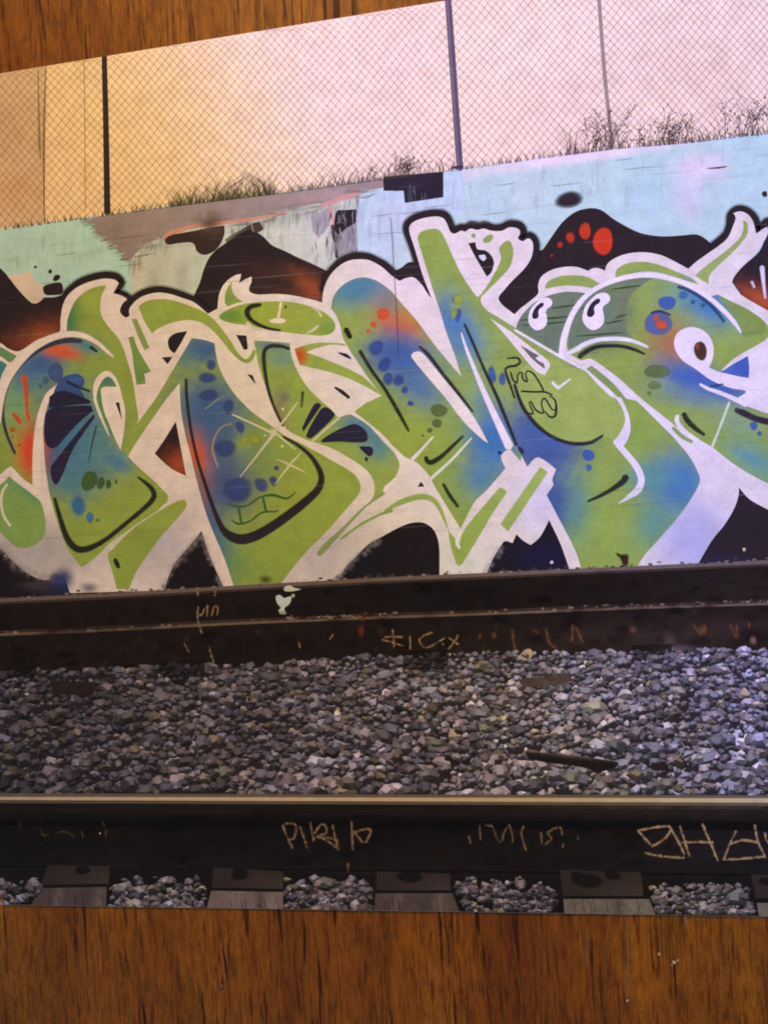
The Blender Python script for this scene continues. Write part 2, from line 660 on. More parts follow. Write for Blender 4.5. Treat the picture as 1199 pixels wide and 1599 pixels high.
# ---- fence
fence = empty("printed_fence", pr)
V, F, Cc = [], [], []
for fam in (0, 1):
    for k in range(-60, 190):
        x0 = -110 + k * 12.4
        sl = 0.93 if fam == 0 else -0.80
        P = []
        for yy in np.arange(-120, 385, 24.0):
            xx = x0 + sl * (yy - 150) + 2.2 * math.sin(yy * .03 + k * .4)
            if XL + 2 < xx < XR - 2 and topline(xx) - 6 < yy < wtop(xx) + 3:
                P.append((xx, yy))
        if len(P) > 1:
            # run the wire on to both rims
            d0 = np.array(P[0]) - np.array(P[1])
            P.insert(0, tuple(np.array(P[0]) + d0 * 0.9)); d1 = np.array(P[-1]) - np.array(P[-2])
            e = np.array(P[-1]) + d1 * 0.9
            if e[1] > wtop(e[0]) + 1:
                e = np.array(P[-1]) + d1 * max(0, (wtop(P[-1][0]) - P[-1][1]) / 24.0)
            P.append(tuple(e))
            strip_geo(P, [2.2, 2.2], 2.0 + 0.3 * fam, (*lin('a07c54' if x0 < 420 else '8c7674'), 0.22), V, F, Cc)
me = bpy.data.meshes.new("wire_mesh"); me.from_pydata(V, [], F); set_ink(me, np.array(Cc)); fix_up(me)
link_mesh("wire_mesh", me, INK, fence)
strokes("fence_post", fence, [([(163, 80), (166, 200), (168, 333)], [8, 9, 10])], '33282a', 3)
strokes("fence_post", fence, [([(132, 90), (133, 200), (134, 330)], [1.6, 1.6, 1.6])], '9a8060', 3, .45)
strokes("fence_post", fence, [([(699, -8), (708, 120), (718, 264)], [10, 10.5, 10])], '5b5468', 3)
strokes("post_highlight", fence, [([(697, -8), (706, 120), (716, 262)], [1.6, 2, 1.6])], '8d8496', 3.6, .8)
strokes("fence_post", fence, [([(933, -30), (943, 110), (956, 230)], [5.5, 6, 6])], '9b8d8a', 3)
strokes("fence_post", fence, [([(1262, -70), (1274, 60), (1286, 196)], [8, 9, 9])], '5b5468', 3)
strokes("fence_stay", fence, [([(706, 262), (722, 260)], [4, 4])], '40384a', 3.7)

# ---- grass along the wall's crest
V, F, Cc = [], [], []


def blades(x0, x1, n, h0, h1, inks, w=1.5, al=.8, lean=.5):
    for _ in range(n):
        x = random.uniform(x0, x1)
        h = h0 + (h1 - h0) * random.random() ** 2
        y = wtop(x) + 2
        le = random.uniform(-lean, lean) * h
        strip_geo([(x, y), (x + le * .3, y - h * .6), (x + le, y - h)], [w, w * .8, .5], 4 + random.random(), (*lin(random.choice(inks)), al * random.uniform(.5, 1)), V, F, Cc)


GR = ['4a4a30', '5c5638', '3c3a28', '6e6848']
blades(205, 640, 300, 4, 15, GR, 1.3, .55, .9)
blades(265, 430, 330, 6, 36, GR + ['55602f', '46522a'], 1.3, .5, .9)
blades(335, 420, 60, 10, 52, GR, 1.2, .5, 1.0)
blades(450, 720, 130, 5, 34, ['5a5048', '4a4440', '6b6258'], 1.2, .65, .8)
blades(XL + 8, 200, 130, 3, 12, ['6b5234', '59432c', '7d6240'], 1.6, .7)
blades(720, XR - 8, 300, 4, 16, ['5a4e4a', '4a4040', '776a66'], 1.3, .6, .7)
blades(880, 1110, 120, 8, 46, ['4b3a38', '3a2e30', '66564f'], 1.2, .65, .9)
blades(1100, 1300, 60, 10, 80, ['4b3a38', '5d504c'], 1.2, .6, 1.0)
for _ in range(46):             # taller branching stems at the right
    x = random.choice([random.gauss(1055, 25), random.gauss(1160, 22), random.gauss(945, 18), random.gauss(640, 30)]); y = wtop(x) + 1
    h = random.uniform(18, 62) * (.55 if x < 700 else 1); le = random.uniform(-.5, .6) * h
    tip = (x + le, y - h)
    strip_geo([(x, y), (x + le * .35, y - h * .55), tip], [1.6, 1.3, .7], 5 + random.random(), (*lin('5a4a48'), .42), V, F, Cc)
    for j in range(random.randint(3, 7)):
        u = random.uniform(.35, 1); bx_, by_ = x + le * u, y - h * u
        a_ = random.uniform(.2, 2.9); l_ = random.uniform(4, 13)
        strip_geo([(bx_, by_), (bx_ + l_ * math.cos(a_), by_ - l_ * math.sin(a_))], [1.1, .8], 5 + random.random(), (*lin('5a4a46'), .4), V, F, Cc)
        strip_geo([(bx_ + l_ * math.cos(a_), by_ - l_ * math.sin(a_)), (bx_ + (l_ + 2.5) * math.cos(a_), by_ - (l_ + 2.5) * math.sin(a_))], [2.4, 1.4], 6 + random.random(), (*lin('4a3a36'), .42), V, F, Cc)
for bx, by, n in ((1050, 222, 46), (1005, 226, 18), (1150, 214, 22), (930, 232, 16), (1190, 190, 20)):
    for _ in range(n):          # leafy weed heads
        x, y = random.gauss(bx, 13), by - abs(random.gauss(8, 14))
        a = random.uniform(0, 3.1)
        strip_geo([(x, y), (x + 3 * math.cos(a), y - 3 * math.sin(a))], [2.6, 1.0], 5.2 + random.random(), (*lin(random.choice(['3a2a2c', '54423e', '2f2426'])), .75), V, F, Cc)
me = bpy.data.meshes.new("printed_grass"); me.from_pydata(V, [], F); set_ink(me, np.array(Cc)); fix_up(me)
tag(link_mesh("printed_grass", me, INK, pr), None, kind="stuff")

# ---- wall and its paint
wall_f = field('bcdcdc', (640, 380, 60, 50, 0, 'c3d3e0', .6), (700, 275, 40, 12, -8, 'dcd6e2', .9), (900, 245, 190, 10, -8, 'ece0ea', .95, 2),
               (1075, 300, 25, 45, 0, 'd6d6e6', .8, 2), (1100, 260, 45, 22, 0, 'e6dbe8', .9, 1.5), (820, 300, 14, 40, 0, 'ccdbe6', .6),
               (770, 330, 20, 50, 0, 'b3d6e2', .5), (1010, 300, 40, 50, 0, 'b2d8e4', .5), (1160, 260, 30, 50, 0, 'b9dde2', .7), noise=0.018)
wall = area("printed_wall", pr, S(WT + [(XR, 895), (XL, 965)]), wall_f, 0, 7)
W = wall


def pt(name, s, ink, level, spacing=None, alpha=1.0, extra=()):
    return area(name, W, s, ink, level, spacing, alpha, extra)


def ln(name, s, w, ink, level, alpha=1.0):
    return strokes(name, W, [(s, w)], ink, level, alpha)


def dab(cx, cy, rx, ry, ang, ink, level, alpha=1.0, soft=.3, name="paint_dab", wob=.06):
    return spot(name, W, cx, cy, rx, ry, ang, ink, level, alpha, soft, wob)


pt("paint_patch", "-110,374* 0,358* 131,343* 146,357 160,372* 172,384 188,393* 190,402 200,410* 206,430 205,470* 100,500* -110,520*",
   field('b2dcd4', (40, 380, 60, 14, -8, 'aed6ce', .5), (120, 400, 90, 4, -8, 'a9c3b2', .5), (20, 405, 40, 3, -8, 'a6bfae', .5), noise=.02), 1, 6)
pt("bare_concrete", "131,343* 165,336* 300,318* 450,300* 600,279* 600,293* 562,300 520,313 480,321 430,335 380,345 330,352 290,357 262,364 240,376 222,387 205,405* 200,410* 190,402* 188,393* 172,384 160,372* 146,357",
   field('978a8a', (180, 370, 40, 30, 30, '8a7e7c', .7), (350, 330, 90, 12, -8, 'a09292', .7), (520, 303, 60, 9, -8, 'b39c9c', .8), (330, 338, 26, 10, -8, '7a635c', .8), noise=.03), 1, 6)
pt("paint_patch", "205,405* 222,387 240,376 262,364* 330,352 380,345 430,335 480,321 520,313 560,300* 562,420* 510,445* 205,500*",
   field('c2cec8', (240, 440, 12, 40, 0, 'a9b3a4', .7), (260, 400, 8, 30, 0, 'b4b8ac', .8), (285, 430, 10, 30, 0, 'a6aea4', .6), (215, 420, 12, 30, 0, 'd0c4b4', .7),
         (450, 370, 40, 20, 20, 'd6dcd6', .8), (500, 370, 20, 40, 10, 'd4d8da', .9), (520, 340, 25, 15, 0, 'c8c2cc', .8), (430, 345, 40, 8, -10, 'a8b4ac', .6), noise=.03), 1.5, 5)
pt("paint_patch", "562,303* 598,298* 630,298* 632,317* 692,308* 694,268* 720,264* 720,330 640,345 600,420 545,400*", field('bfd9ea', (640, 335, 50, 15, 0, 'c9d4e4', .7), (605, 360, 20, 30, 0, 'c0d0e2', .6), noise=.02), 1.6, 6)
ln("paint_rim", "255,372 268,364 300,354 350,348 400,341 450,331", [5, 7, 6, 6, 5, 2], 'e0a088', 1.9, .75)
ln("paint_rim", "500,322 520,314 545,306 565,302", [4, 9, 8, 3], 'dfaaa8', 1.9, .8)
ln("paint_rim", "516,322 518,340 522,352", [7, 6, 3], 'e3b3b0', 1.95, .8)
pt("paint_block", "598,276* 692,268* 692,308* 632,317* 630,298* 599,298*", field('2b2436', (650, 300, 40, 12, 0, '221d30', .6), noise=.05), 2)
pt("paint_block", "525,331 540,328 557,327* 556,340 555,348 540,357 530,366 522,358", '2d2430', 2.2)
pt("paint_smear", "522,358* 545,352 557,345* 559,396* 528,404*", field('a8a4b2', (525, 380, 4, 30, 5, '4a4450', .9), (545, 375, 8, 22, 0, '8a8698', .7), noise=.08), 2.1, 4, .9)
pt("paint_smear", "487,338* 512,325* 516,350* 498,372* 488,360*", field('b6b4c0', (500, 345, 8, 6, 0, '8f8c98', .8), noise=.08), 2.05, 4, .8)
ln("paint_rim", "519,352 522,375 526,402", [5, 4, 5], '3c343c', 2.3, .8)
pt("paint_smear", "258,374 268,367 300,361 330,355 350,352* 351,364 345,380 335,392 320,398 308,393 302,380 285,379 262,382", field('3b2c2a', (330, 358, 22, 10, 0, '5a463f', .7), noise=.06), 2.2)
dab(328, 349, 26, 12, -8, '6d5850', 2.0, .7, .95)
# dark clouds behind the letters
CL = '2c2226'
pt("paint_cloud", "-110,330* 0,418 12,430 24,446 38,462 50,473 58,473 68,465 85,464 110,458* 125,560* -110,590*",
   field(CL, (70, 528, 40, 24, -15, 'a4552f', .85), (30, 535, 30, 14, 10, '743c28', .6), noise=.04), 3)
pt("paint_patch", "13,430 30,428 50,424* 53,438 66,444* 70,462 57,474 44,467 30,452 20,440", field('dccdbb', (60, 458, 14, 14, 0, 'cfc4c0', .7), noise=.02), 3.2)
dab(83, 451, 16, 9, -6, 'cfc4c4', 3.3, .6, .6)
pt("paint_dab", "68,448 72,445 92,441 98,444 99,455 94,460 74,461 69,457", CL, 3.6)
dab(89, 434, 7, 5, -30, CL, 3.5); dab(79, 424, 3, 4, 0, CL, 3.5); dab(56, 417, 2.5, 2.5, 0, CL, 3.5)
pt("paint_cloud", "298,480* 303,462 312,442 318,422 326,404 338,390 352,380 366,368 378,360 390,358 402,363 413,371 425,383 445,392 465,402 490,413 514,425* 514,520* 330,540*",
   field(CL, (478, 440, 26, 10, 35, 'b0602f', .7), (490, 460, 20, 30, -30, '9a4c30', .85), (450, 428, 60, 12, 8, '56342a', .6), (470, 462, 60, 12, 10, '66402e', .5), noise=.05), 3, 5)
pt("paint_smear", "372,362* 392,350 405,346* 411,358 400,364* 388,358*", '4a3c38', 3.3, None, .9)
ln("paint_rim", "354,376 368,366 385,358", [6, 5, 3], '6a605a', 3.3, .7)
ln("paint_rim", "393,350 396,362", [1.5, 1], 'b5b0a4', 3.5, .8)
pt("paint_cloud", "768,472* 800,438 828,410* 836,385* 845,391 860,371 875,350 890,336 905,328 925,325 940,329 956,341 976,353 1000,364 1030,369 1060,368 1085,366 1098,371 1110,381* 1130,400* 1090,440* 950,450* 880,475* 806,498*",
   field(CL, noise=.04), 3)
pt("paint_cloud", "1140,437* 1160,415 1185,392 1199,362 1225,335 1320,300* 1320,560* 1199,490 1165,470", field(CL, (1190, 468, 40, 16, 25, 'b8552e', .95), (1230, 490, 40, 14, 25, 'b8552e', .8), noise=.04), 3)
dab(888, 312, 25, 14, -16, '30282c', 3, 1, .45)
dab(941, 377, 17, 22, 12, 'cc3c20', 3.8, 1, .15); dab(913, 361, 10, 14, 8, 'c03a22', 3.8, 1, .2); dab(890, 371, 8, 9, 0, 'b83a22', 3.8, 1, .35)
dab(874, 382, 5, 6, 0, 'a03c2c', 3.8, 1, .4); dab(861, 399, 3, 3, 0, '8a3a2c', 3.8, 1, .5)
dab(1193, 303, 5, 5, 0, CL, 3.8)
ln("paint_line", "1103,263 1120,262 1134,260", [1, 3, 1.5], '4a4048', 2.5, .8)
# dark foot of the wall
pt("paint_cloud", S([(XL, 800), (600, 800), (XR, 740), (XR, 890), (XL, 960)]),
   field('1f181b', (850, 868, 60, 30, 0, '1d1a3c', .9), (560, 870, 60, 40, 0, '191722', .8), (1110, 870, 70, 12, 0, '2c2940', .7), (95, 905, 30, 25, 0, '2e3566', .8), noise=.05), 3, 8)
# black outer outlines
BK = '2a2225'
ln("letter_shadow_line", "100,468 104,460 115,450 130,441 148,435 165,432 181,434 188,441* 180,452 178,457* 186,460 196,464 204,472", [10, 15, 15, 15, 14], BK, 4)
pt("letter_shadow_line", "188,487 192,474 202,466* 207,472 202,484 203,492* 197,496", BK, 5.6)
ln("letter_shadow_line", "203,478 212,468 225,460 245,455 265,457 290,465 305,472 326,490", [14, 15, 14, 13], BK, 4.1)
ln("letter_shadow_line", "506,455 510,440 517,427 530,413 545,405 560,402 575,404 590,411 600,417 612,428 624,438", [13, 15, 16, 16], BK, 4.2)
pt("letter_shadow_line", "612,424* 625,419 637,410 648,409* 660,432 674,466* 657,443 645,433 632,435 622,438", BK, 5.7)
ln("letter_shadow_line", "672,462 660,430 648,390 639,365 637,354 644,345 660,338 680,335 694,338 700,348 705,360 711,362 720,357 728,358 736,353 748,355 757,353 767,357 776,358 786,356 796,351 810,353 815,361 812,370 818,373 827,369 834,377 835,390 831,406 820,422", [14, 15, 15, 14, 14, 14, 13, 13], BK, 4.3)
ln("letter_shadow_line", "1112,386 1133,368 1140,352 1142,336 1153,328 1167,332 1177,343 1181,360* 1190,354 1199,346 1210,350", [13, 14, 14, 13, 12], BK, 4.4)

# white body of the lettering
WH = 'e9e2de'
sil = ("92,520 95,500 98,480 104,465 115,453 130,444 148,438 165,435 180,437 186,442* 182,450 177,458* 185,460 195,464 203,472* 205,478 212,470 225,462 245,457 265,459 290,467 305,473 325,490* 340,482* 342,462 348,447 358,436 370,429 377,428* 375,437 373,443* 380,438 393,432* 393,440 389,450 392,457 405,460 430,459 455,461 475,465 495,470 503,473* "
       "505,455 510,440 517,428 530,415 545,407 560,405 575,406 590,413 600,420 612,431 624,438 632,434 645,432 657,442 665,455 673,466* 660,430 648,390 640,365 639,355 645,347 660,341 680,338 692,341 698,350 703,362 710,365 720,360 726,362 734,357 745,359 755,357 765,360 775,361 785,360 795,355 808,357 812,363 808,372* 815,377 825,372 831,378 832,390 828,405 818,420 800,438 785,455 778,465 783,475 795,485 803,491* "
       "812,482 830,468 840,458 840,445 845,432 860,422 880,417 900,417 918,423* 925,419 935,419 944,423* 948,412 960,403 980,396 1005,394 1030,398 1050,407 1065,415 1074,420* 1085,410 1100,399 1120,385 1135,372 1143,355 1148,340 1144,333* 1155,330 1167,335 1175,346 1178,358 1180,365* 1190,358 1197,354* 1198,365 1190,380 1175,400 1155,420 1143,437 1145,450 1160,463 1180,475 1200,486 1250,512 1320,545* "
       "1320,860* 1260,828 1199,796 1170,780 1153,761* 1152,775 1145,795 1130,820 1110,845 1084,890* 890,893* 875,850 857,812* 843,838 828,851* 815,843 806,834* 800,848* 788,845 780,855 768,875 758,900* 686,902* 686,860 683,840 675,825 660,816 640,817 620,825 600,836 575,850 555,870 540,885 524,912* 352,922* 335,885 325,860 315,829* 300,848 285,865 270,885 256,922* "
       "110,926* 98,900 75,906 60,903 45,896 30,885 15,870 0,855 -110,790* -110,505* 0,535 15,545 32,548 60,530")
pt("letter_outline", sil, field('e4ddda', (60, 860, 110, 50, 0, 'b4b0b6', .95, 1.5), (250, 850, 70, 50, -50, 'b8b6c6', .9), (510, 860, 80, 50, -40, 'bebccb', .9), (720, 870, 50, 40, 0, 'd6e0e0', .7),
   (840, 790, 40, 50, 0, 'd8d4ee', .8), (1080, 840, 60, 70, 0, 'b2b4da', .95, 1.3), (640, 450, 60, 60, 0, 'eedfea', .5), (1080, 680, 120, 60, 30, 'e9e0ec', .6), noise=.015), 5, 6)
pt("paint_cloud", "1153,761* 1170,780 1199,796 1260,828 1320,860* 1320,890* 1085,892* 1110,846 1130,821 1145,796 1152,776", field('2b2228', (1110, 875, 50, 10, 0, '2c2940', .8), noise=.05), 5.6)
# overspray at the foot of the letters
dab(97, 905, 26, 26, 0, '3a4484', 5.8, .95, .95); dab(60, 915, 50, 14, 0, '4a4450', 5.8, .8, .95); dab(140, 918, 22, 12, 0, '6a6478', 5.8, .6, .95)
dab(25, 888, 26, 12, 40, '453c46', 5.8, .7, .95); pass
pass

GRN = '90aa50'
# ---- first letter
f1 = field(GRN, (108, 505, 16, 40, 10, '3f7d55', .95), (150, 470, 20, 20, 0, '9db84c', .6), (62, 572, 60, 28, -30, '4468a8', 1.0, 1.4), (132, 540, 26, 13, 12, '4585a4', .9), (95, 548, 36, 13, 14, 'd4602f', .95, 1.6),
           (105, 580, 18, 14, 0, '8fb45c', .6), (118, 685, 62, 88, -12, '4a7ea8', 1.0, 2.0), (150, 700, 30, 40, 0, '5f9494', .6), (90, 640, 22, 50, 0, '3c5f9c', .8), (80, 720, 16, 40, 0, '3f5f94', .8), (186, 722, 22, 15, 30, '4483b8', .9),
           (105, 755, 30, 20, 20, '4a86a6', .7), (123, 790, 12, 16, 0, '4484bc', .9, 1.5), (51, 705, 24, 44, 0, 'd84a30', 1.0, 1.4), (22, 630, 18, 34, 0, '74b092', .8), (45, 600, 20, 18, 0, '5a90a8', .8),
           (170, 830, 80, 40, -35, '97b04e', .6), (40, 810, 45, 30, 0, '86ac60', .4), noise=.015)
pt("letter_fill", "167,446* 160,460 157,478 160,495 170,510 183,525 193,543 200,565 207,590 212,620 217,655* 206,688 201,713* 215,728 240,750 262,772* 262,782 250,795 212,820 175,846 150,870 128,886* 105,855 92,820 80,780 73,740 70,710 68,670 70,640 76,620 87,604* 100,530* 105,515* 106,500 112,482 122,465 140,452 155,447", f1, 6, 5)
pt("letter_fill", "100,530* 75,537 50,551 32,567 15,590 5,620 -2,650 -4,690 -3,755* 17,730* 35,750 59,764* 58,730 60,690 63,650 72,622 87,604*", f1, 6, 5)
pt("letter_fill", "250,797* 285,780 292,790 270,818 250,840 215,890 202,920* 183,920* 175,890 169,868 176,856 212,822*", field('93ad50', (240, 850, 30, 20, 0, '86a048', .6), noise=.02), 6, 6)
pt("letter_fill", "-60,770 0,757 15,744* 30,756 55,775 65,786 72,815 68,840 50,853 30,855 15,845 -10,822 -60,790", field('86ac60', (50, 770, 25, 12, 30, '5c9a76', .8), (20, 750, 20, 12, 0, '5a9478', .6), noise=.02), 6, 6)
pt("letter_fill", "-60,545* 0,541* 15,549 27,556* 16,566 0,556 -60,548", '6b9468', 6)
pt("letter_fill", "-60,570* 0,563 12,570* 4,584 -4,600 -60,610*", field('4a8c96', (0, 580, 20, 10, 0, '3f7d9e', .7)), 6)
# ring highlight and its dark inner line
ln("highlight_line", "-4,660 2,620 12,592 30,566 52,544 78,529 105,522 130,524 152,535 168,549 178,558", [11, 12, 12, 11, 10, 9, 7, 5, 1.5], WH, 7)
ln("dark_line", "24,708 12,680 6,655 6,628 14,598 30,573 52,552 78,538 104,531 128,533", [3, 3.5, 3.5, 4, 5, 6, 7, 8, 4], '39405c', 6.9, .9)
ln("dark_line", "142,542 152,549", [4, 2], '2b2a30', 7.2)
ln("highlight_line", "59,766 58,735 59,700 62,665 69,635 78,615 92,602 104,588", [14, 13, 13, 12, 10, 8, 5, 2], WH, 7)
dab(88, 582, 12, 17, -10, '44609e', 7.3, .95, .3); dab(72, 594, 6, 7, 0, '4b74a0', 7.3, .8, .5); dab(64, 603, 4, 5, 0, '4f7f98', 7.3, .8, .5)
pt("paint_dab", "87,606 96,592 108,585 122,584 131,590 132,600 126,608 132,622 100,626 84,622", field('3a5596', (120, 592, 12, 8, 0, '4468a8', .7)), 7.25)
ln("dark_line", "105,596 122,604 141,611", [2, 2.5, 1.5], '262a44', 7.6)
FAN = '2b2744'
pt("fan_stroke", "78,619* 100,610 141,625* 143,630* 110,633 77,637*", FAN, 7.5); pt("fan_stroke", "76,640 110,634 143,633* 146,642* 128,656 105,680 90,697 80,700 72,692 70,668", FAN, 7.5)
pt("fan_stroke", "147,647* 149,651* 132,675 113,705 98,742 88,757 81,746 80,730 88,718 110,690 130,666", FAN, 7.5)
ln("fan_stroke", "151,665 145,690 139,722", [3, 2.5, 1.2], '3a4a52', 7.5)
for a_ in ((140, 751, 12, 18, 25), (158, 754, 6, 11, 15), (170, 756, 4.5, 8, 5), (182, 752, 2, 4, 0)):
    dab(*a_, '47683c', 7.4, .95, .2)
dab(123, 790, 12, 17, 0, '4480b8', 7.4, .8, .6); dab(141, 808, 7, 9, 0, '4484b4', 7.4, .9, .4); dab(153, 812, 3.5, 3.5, 0, '5a8a70', 7.4, .8, .4)
ln("dark_line", "86,778 92,800 102,832 112,850 124,858 140,856 165,843 200,815 232,788 241,775 238,764 228,754 216,745", [3, 5, 7, 9, 9, 8, 6, 5, 6, 7, 6, 4, 1.5], '2a2c28', 7.4)
ln("highlight_line", "213,820 190,840 172,858", [2, 4, 6], 'd8dcc0', 7.4, .9); ln("highlight_line", "270,782 258,789 249,797", [5, 3.5, 1.5], 'e0e0cc', 7.4)
ln("dark_line", "180,873 183,880 186,886", [4, 6, 4], '26281e', 7.4)
ln("highlight_line", "12,756 4,770 3,790 8,808 17,821", [3, 3.5, 4, 4, 4], 'dfe4cc', 7.4, .95)
ln("highlight_line", "-30,766 0,748 17,733* 35,752 62,770", [9, 9, 9, 9, 9], WH, 7)
ln("red_mark", "38,588 41,605 43,640 46,655", [10, 8, 4, 6], 'cf5a34', 7.4, .95); ln("red_mark", "21,646 27,653 33,661", [5, 8, 4], 'cc5230', 7.4)
dab(20, 671, 5, 4, 0, 'cc5a34', 7.4, .9, .4); dab(20, 682, 2.5, 3, 0, 'cc5a34', 7.4, .7, .4); dab(31, 695, 3, 3, 0, 'cc4a30', 7.4, .7, .5)
# the white eye of the letter
pt("letter_outline", "147,622 147,600 155,586 167,579 178,585 186,600 192,622 196,642 195,668 189,703* 178,680 168,655 157,636", WH, 7.2)
pt("letter_fill", "152,626 153,610 160,595 168,588 176,592 183,604* 160,605 159,618 162,638 170,662 178,683* 163,655", field('5e9058', (170, 594, 12, 8, 0, '4a8088', .7)), 7.8)
ln("highlight_line", "148,622 156,645 171,680", [4, 4, 1.5], 'e2e6d6', 7.9)
pt("dark_wedge", "181,629* 187,628* 191,656*", '2a2630', 7.8)
# bars between the arms
pt("letter_fill", "206,498* 214,498* 223,518 234,543* 226,547* 215,522", '8aa65c', 7); pt("letter_fill", "201,527* 209,525* 216,545 228,566 236,580* 226,584* 228,599* 214,601* 209,570 207,552", field('769d50', (220, 590, 10, 12, 0, '5f8a48', .6)), 7)
# ---- second letter
pt("letter_fill", "217,478* 232,469 257,467 278,471 300,479 315,485 330,495 345,511 360,532 372,551 383,561 390,557 396,545* 400,549* 395,562 386,567 375,563 360,549 345,530 330,514 315,504 300,500 282,501 262,506 246,514 238,521* 225,500", field('94ad52', (380, 560, 20, 12, 0, '7a9a58', .6), noise=.02), 6)
f2 = field(GRN, (318, 545, 50, 24, 0, '4668a4', 1.0, 1.5), (290, 560, 20, 20, 0, '5a8c90', .7), (325, 600, 24, 20, 0, '86ac58', .6), (325, 640, 60, 56, 0, '4468a4', 1.0, 1.5), (345, 705, 60, 55, 0, '4463a0', .95, 1.3),
           (385, 690, 26, 14, -30, '8fb048', .8), (412, 735, 40, 40, 0, '7d9e5c', .8), (325, 820, 24, 80, -16, '46659a', .95, 1.5), (355, 765, 46, 40, 0, '43549a', .9, 1.4), (308, 710, 16, 34, -14, 'd26238', 1.0), (316, 770, 12, 26, 0, 'a06a58', .6),
           (480, 770, 60, 60, 0, '9bae4e', .8), (360, 880, 40, 26, 0, '5f9468', .7), (430, 860, 50, 30, 0, '96b04c', .6), (350, 850, 20, 30, 0, '4a7a8c', .6), noise=.02)
pt("letter_fill", "300,528* 320,531 335,536* 340,565 350,590 365,613 378,628 396,645 420,662 445,680 475,695 520,720 550,738 562,754 561,770 545,790 510,830 480,860 455,890 436,915* 367,920* 350,870 335,835 320,795 305,740 298,710 290,680 283,640 281,598* 262,621 230,666 205,704 201,713* 195,705 190,702* 205,680 218,657 245,620 275,570", f2, 6, 5)
pt("dark_wedge", "242,708* 255,690 275,658* 281,690 291,743* 270,733 253,719", field('2c2224', (282, 725, 26, 22, 0, 'a8502e', .9), noise=.04), 7, 5)
pt("dark_wedge", "273,552* 265,545 263,531 273,521 293,517* 284,534", '2c2428', 7); pt("dark_wedge", "253,558* 270,557* 262,569*", '2c2428', 7)
ln("dark_line", "291,592 292,620 298,668 308,715 322,760 336,800 348,826 362,838 380,842 405,834 440,812 475,785 496,765 502,748 498,732 485,712 465,695 442,682", [2.5, 3, 3, 3, 4, 5, 8, 13, 15, 14, 13, 12, 10, 8, 7, 5, 3.5, 2], '2e2630', 7.6)
for a_ in ((372, 765, 24, 24, 40), (408, 757, 11, 15, -35), (427, 751, 7, 10, -20), (432, 731, 4.5, 4.5, 0), (357, 635, 9, 14, 0), (375, 667, 8, 11, -30), (352, 700, 18, 16, 0), (324, 590, 15, 10, 0), (326, 617, 18, 9, -10), (330, 570, 9, 9, 0)):
    dab(*a_, '3f559c', 7.3, .85, .55)
for a_ in ((398, 686, 11, 10, 0), (382, 688, 6, 8, 0), (373, 691, 3, 3, 0)):
    dab(*a_, '9db248', 7.4, .9, .4)
GD = '3d6a34'
strokes("thin_sketch", W, [("356,785 366,790 385,790 405,777 425,773 440,777 450,778 462,768", [2, 4, 3, 3, 5, 4, 3, 1.5]), ("362,812 372,818 390,814 410,800 430,799 435,797", [2, 4, 3, 3, 3, 2]), ("373,794 377,816", [4, 4]), ("411,778 416,800", [4, 4])], GD, 7.5)
# sparkles
SP = 'dfe3c8'
strokes("sparkle", W, [("363,647 400,664 430,678", [2, 3, 4]), ("465,628 445,655 427,676", [1.5, 3, 4]), ("430,674 405,707 375,745", [5, 3, 1.2]), ("424,670 440,684 462,702", [3, 3, 1.5])], SP, 8.4, .85)
strokes("sparkle", W, [("432,717 453,726 478,738", [1, 4, 1]), ("471,706 452,727 430,756", [1, 4, 1])], 'dbe0b8', 8.4, .9)
dab(427, 677, 9, 9, 0, 'eceade', 8.5, .8, .95); dab(442, 639, 2.5, 2.5, 0, SP, 8.5); dab(441, 697, 2, 2, 0, SP, 8.5); dab(414, 680, 2, 2, 0, SP, 8.5)
ln("highlight_line", "320,640 332,630 350,618", [1, 2, 1], '9ab08c', 7.7, .7)
ln("highlight_line", "362,662 348,666 337,680 332,700 336,716 341,729", [1.5, 2, 2.5, 3, 3, 1.5], 'b0a890', 7.7, .75)
# ---- the dotted stroke over the third letter
pt("letter_fill", "351,472* 353,455 363,438* 362,450 368,463 380,471* 367,474 356,479*", field('8ba850', (355, 470, 8, 8, 0, '789850', .6)), 6)
pt("letter_fill", "342,495 355,484 380,475 415,471 450,471 480,477 505,487 520,500 524,511 517,521 500,524 485,523 455,520 420,515 385,508 355,503", field('98ae4a', (360, 494, 22, 12, 0, '5f9444', .9), (512, 512, 16, 14, 0, '6f9a4a', .8), (440, 490, 50, 14, 0, '9fae48', .6), noise=.02), 6, 5)
ln("dark_line", "407,476 392,479 386,487 390,497 402,506 420,513 438,516", [4, 6, 7, 5, 4, 3, 1.5], '2a2a24', 7)
ln("highlight_line", "386,505 392,510 410,516", [6, 3, 1], 'e2dfc8', 7.1, .9); ln("highlight_line", "497,509 488,516 478,521", [3, 3, 1], 'e0dcc8', 7.1, .9); ln("highlight_line", "486,479 496,485 502,494", [1, 2, 3], 'dfdcc4', 7.1, .9)
ln("highlight_line", "439,472 437,485 435,497", [3, 3, 4], 'e6dfcc', 7.2); dab(434, 501, 14, 5, 2, 'eae2d0', 7.3, 1, .2); dab(446, 479, 2, 3, 0, '3a4030', 7.3)
f3 = field('93ad52', (425, 538, 40, 10, 0, '5f86a0', .8), (440, 560, 26, 14, 0, '5f90a0', .7), (435, 645, 16, 40, 0, '8a7a70', .7), (445, 620, 8, 10, 0, '6a6488', .6), noise=.02)
pt("letter_fill", "397,532* 420,533 453,536* 455,555 465,580 480,604 500,625 516,638 528,652* 508,672 487,690* 468,682 450,672 438,656 428,632 418,610 410,590 403,565", f3, 6, 5)
ln("dark_line", "452,545 440,541 425,540 415,545 412,556 414,580 420,612 430,640 442,665", [3, 4, 4.5, 5, 5, 4, 3.5, 3, 2], '2e3338', 7)
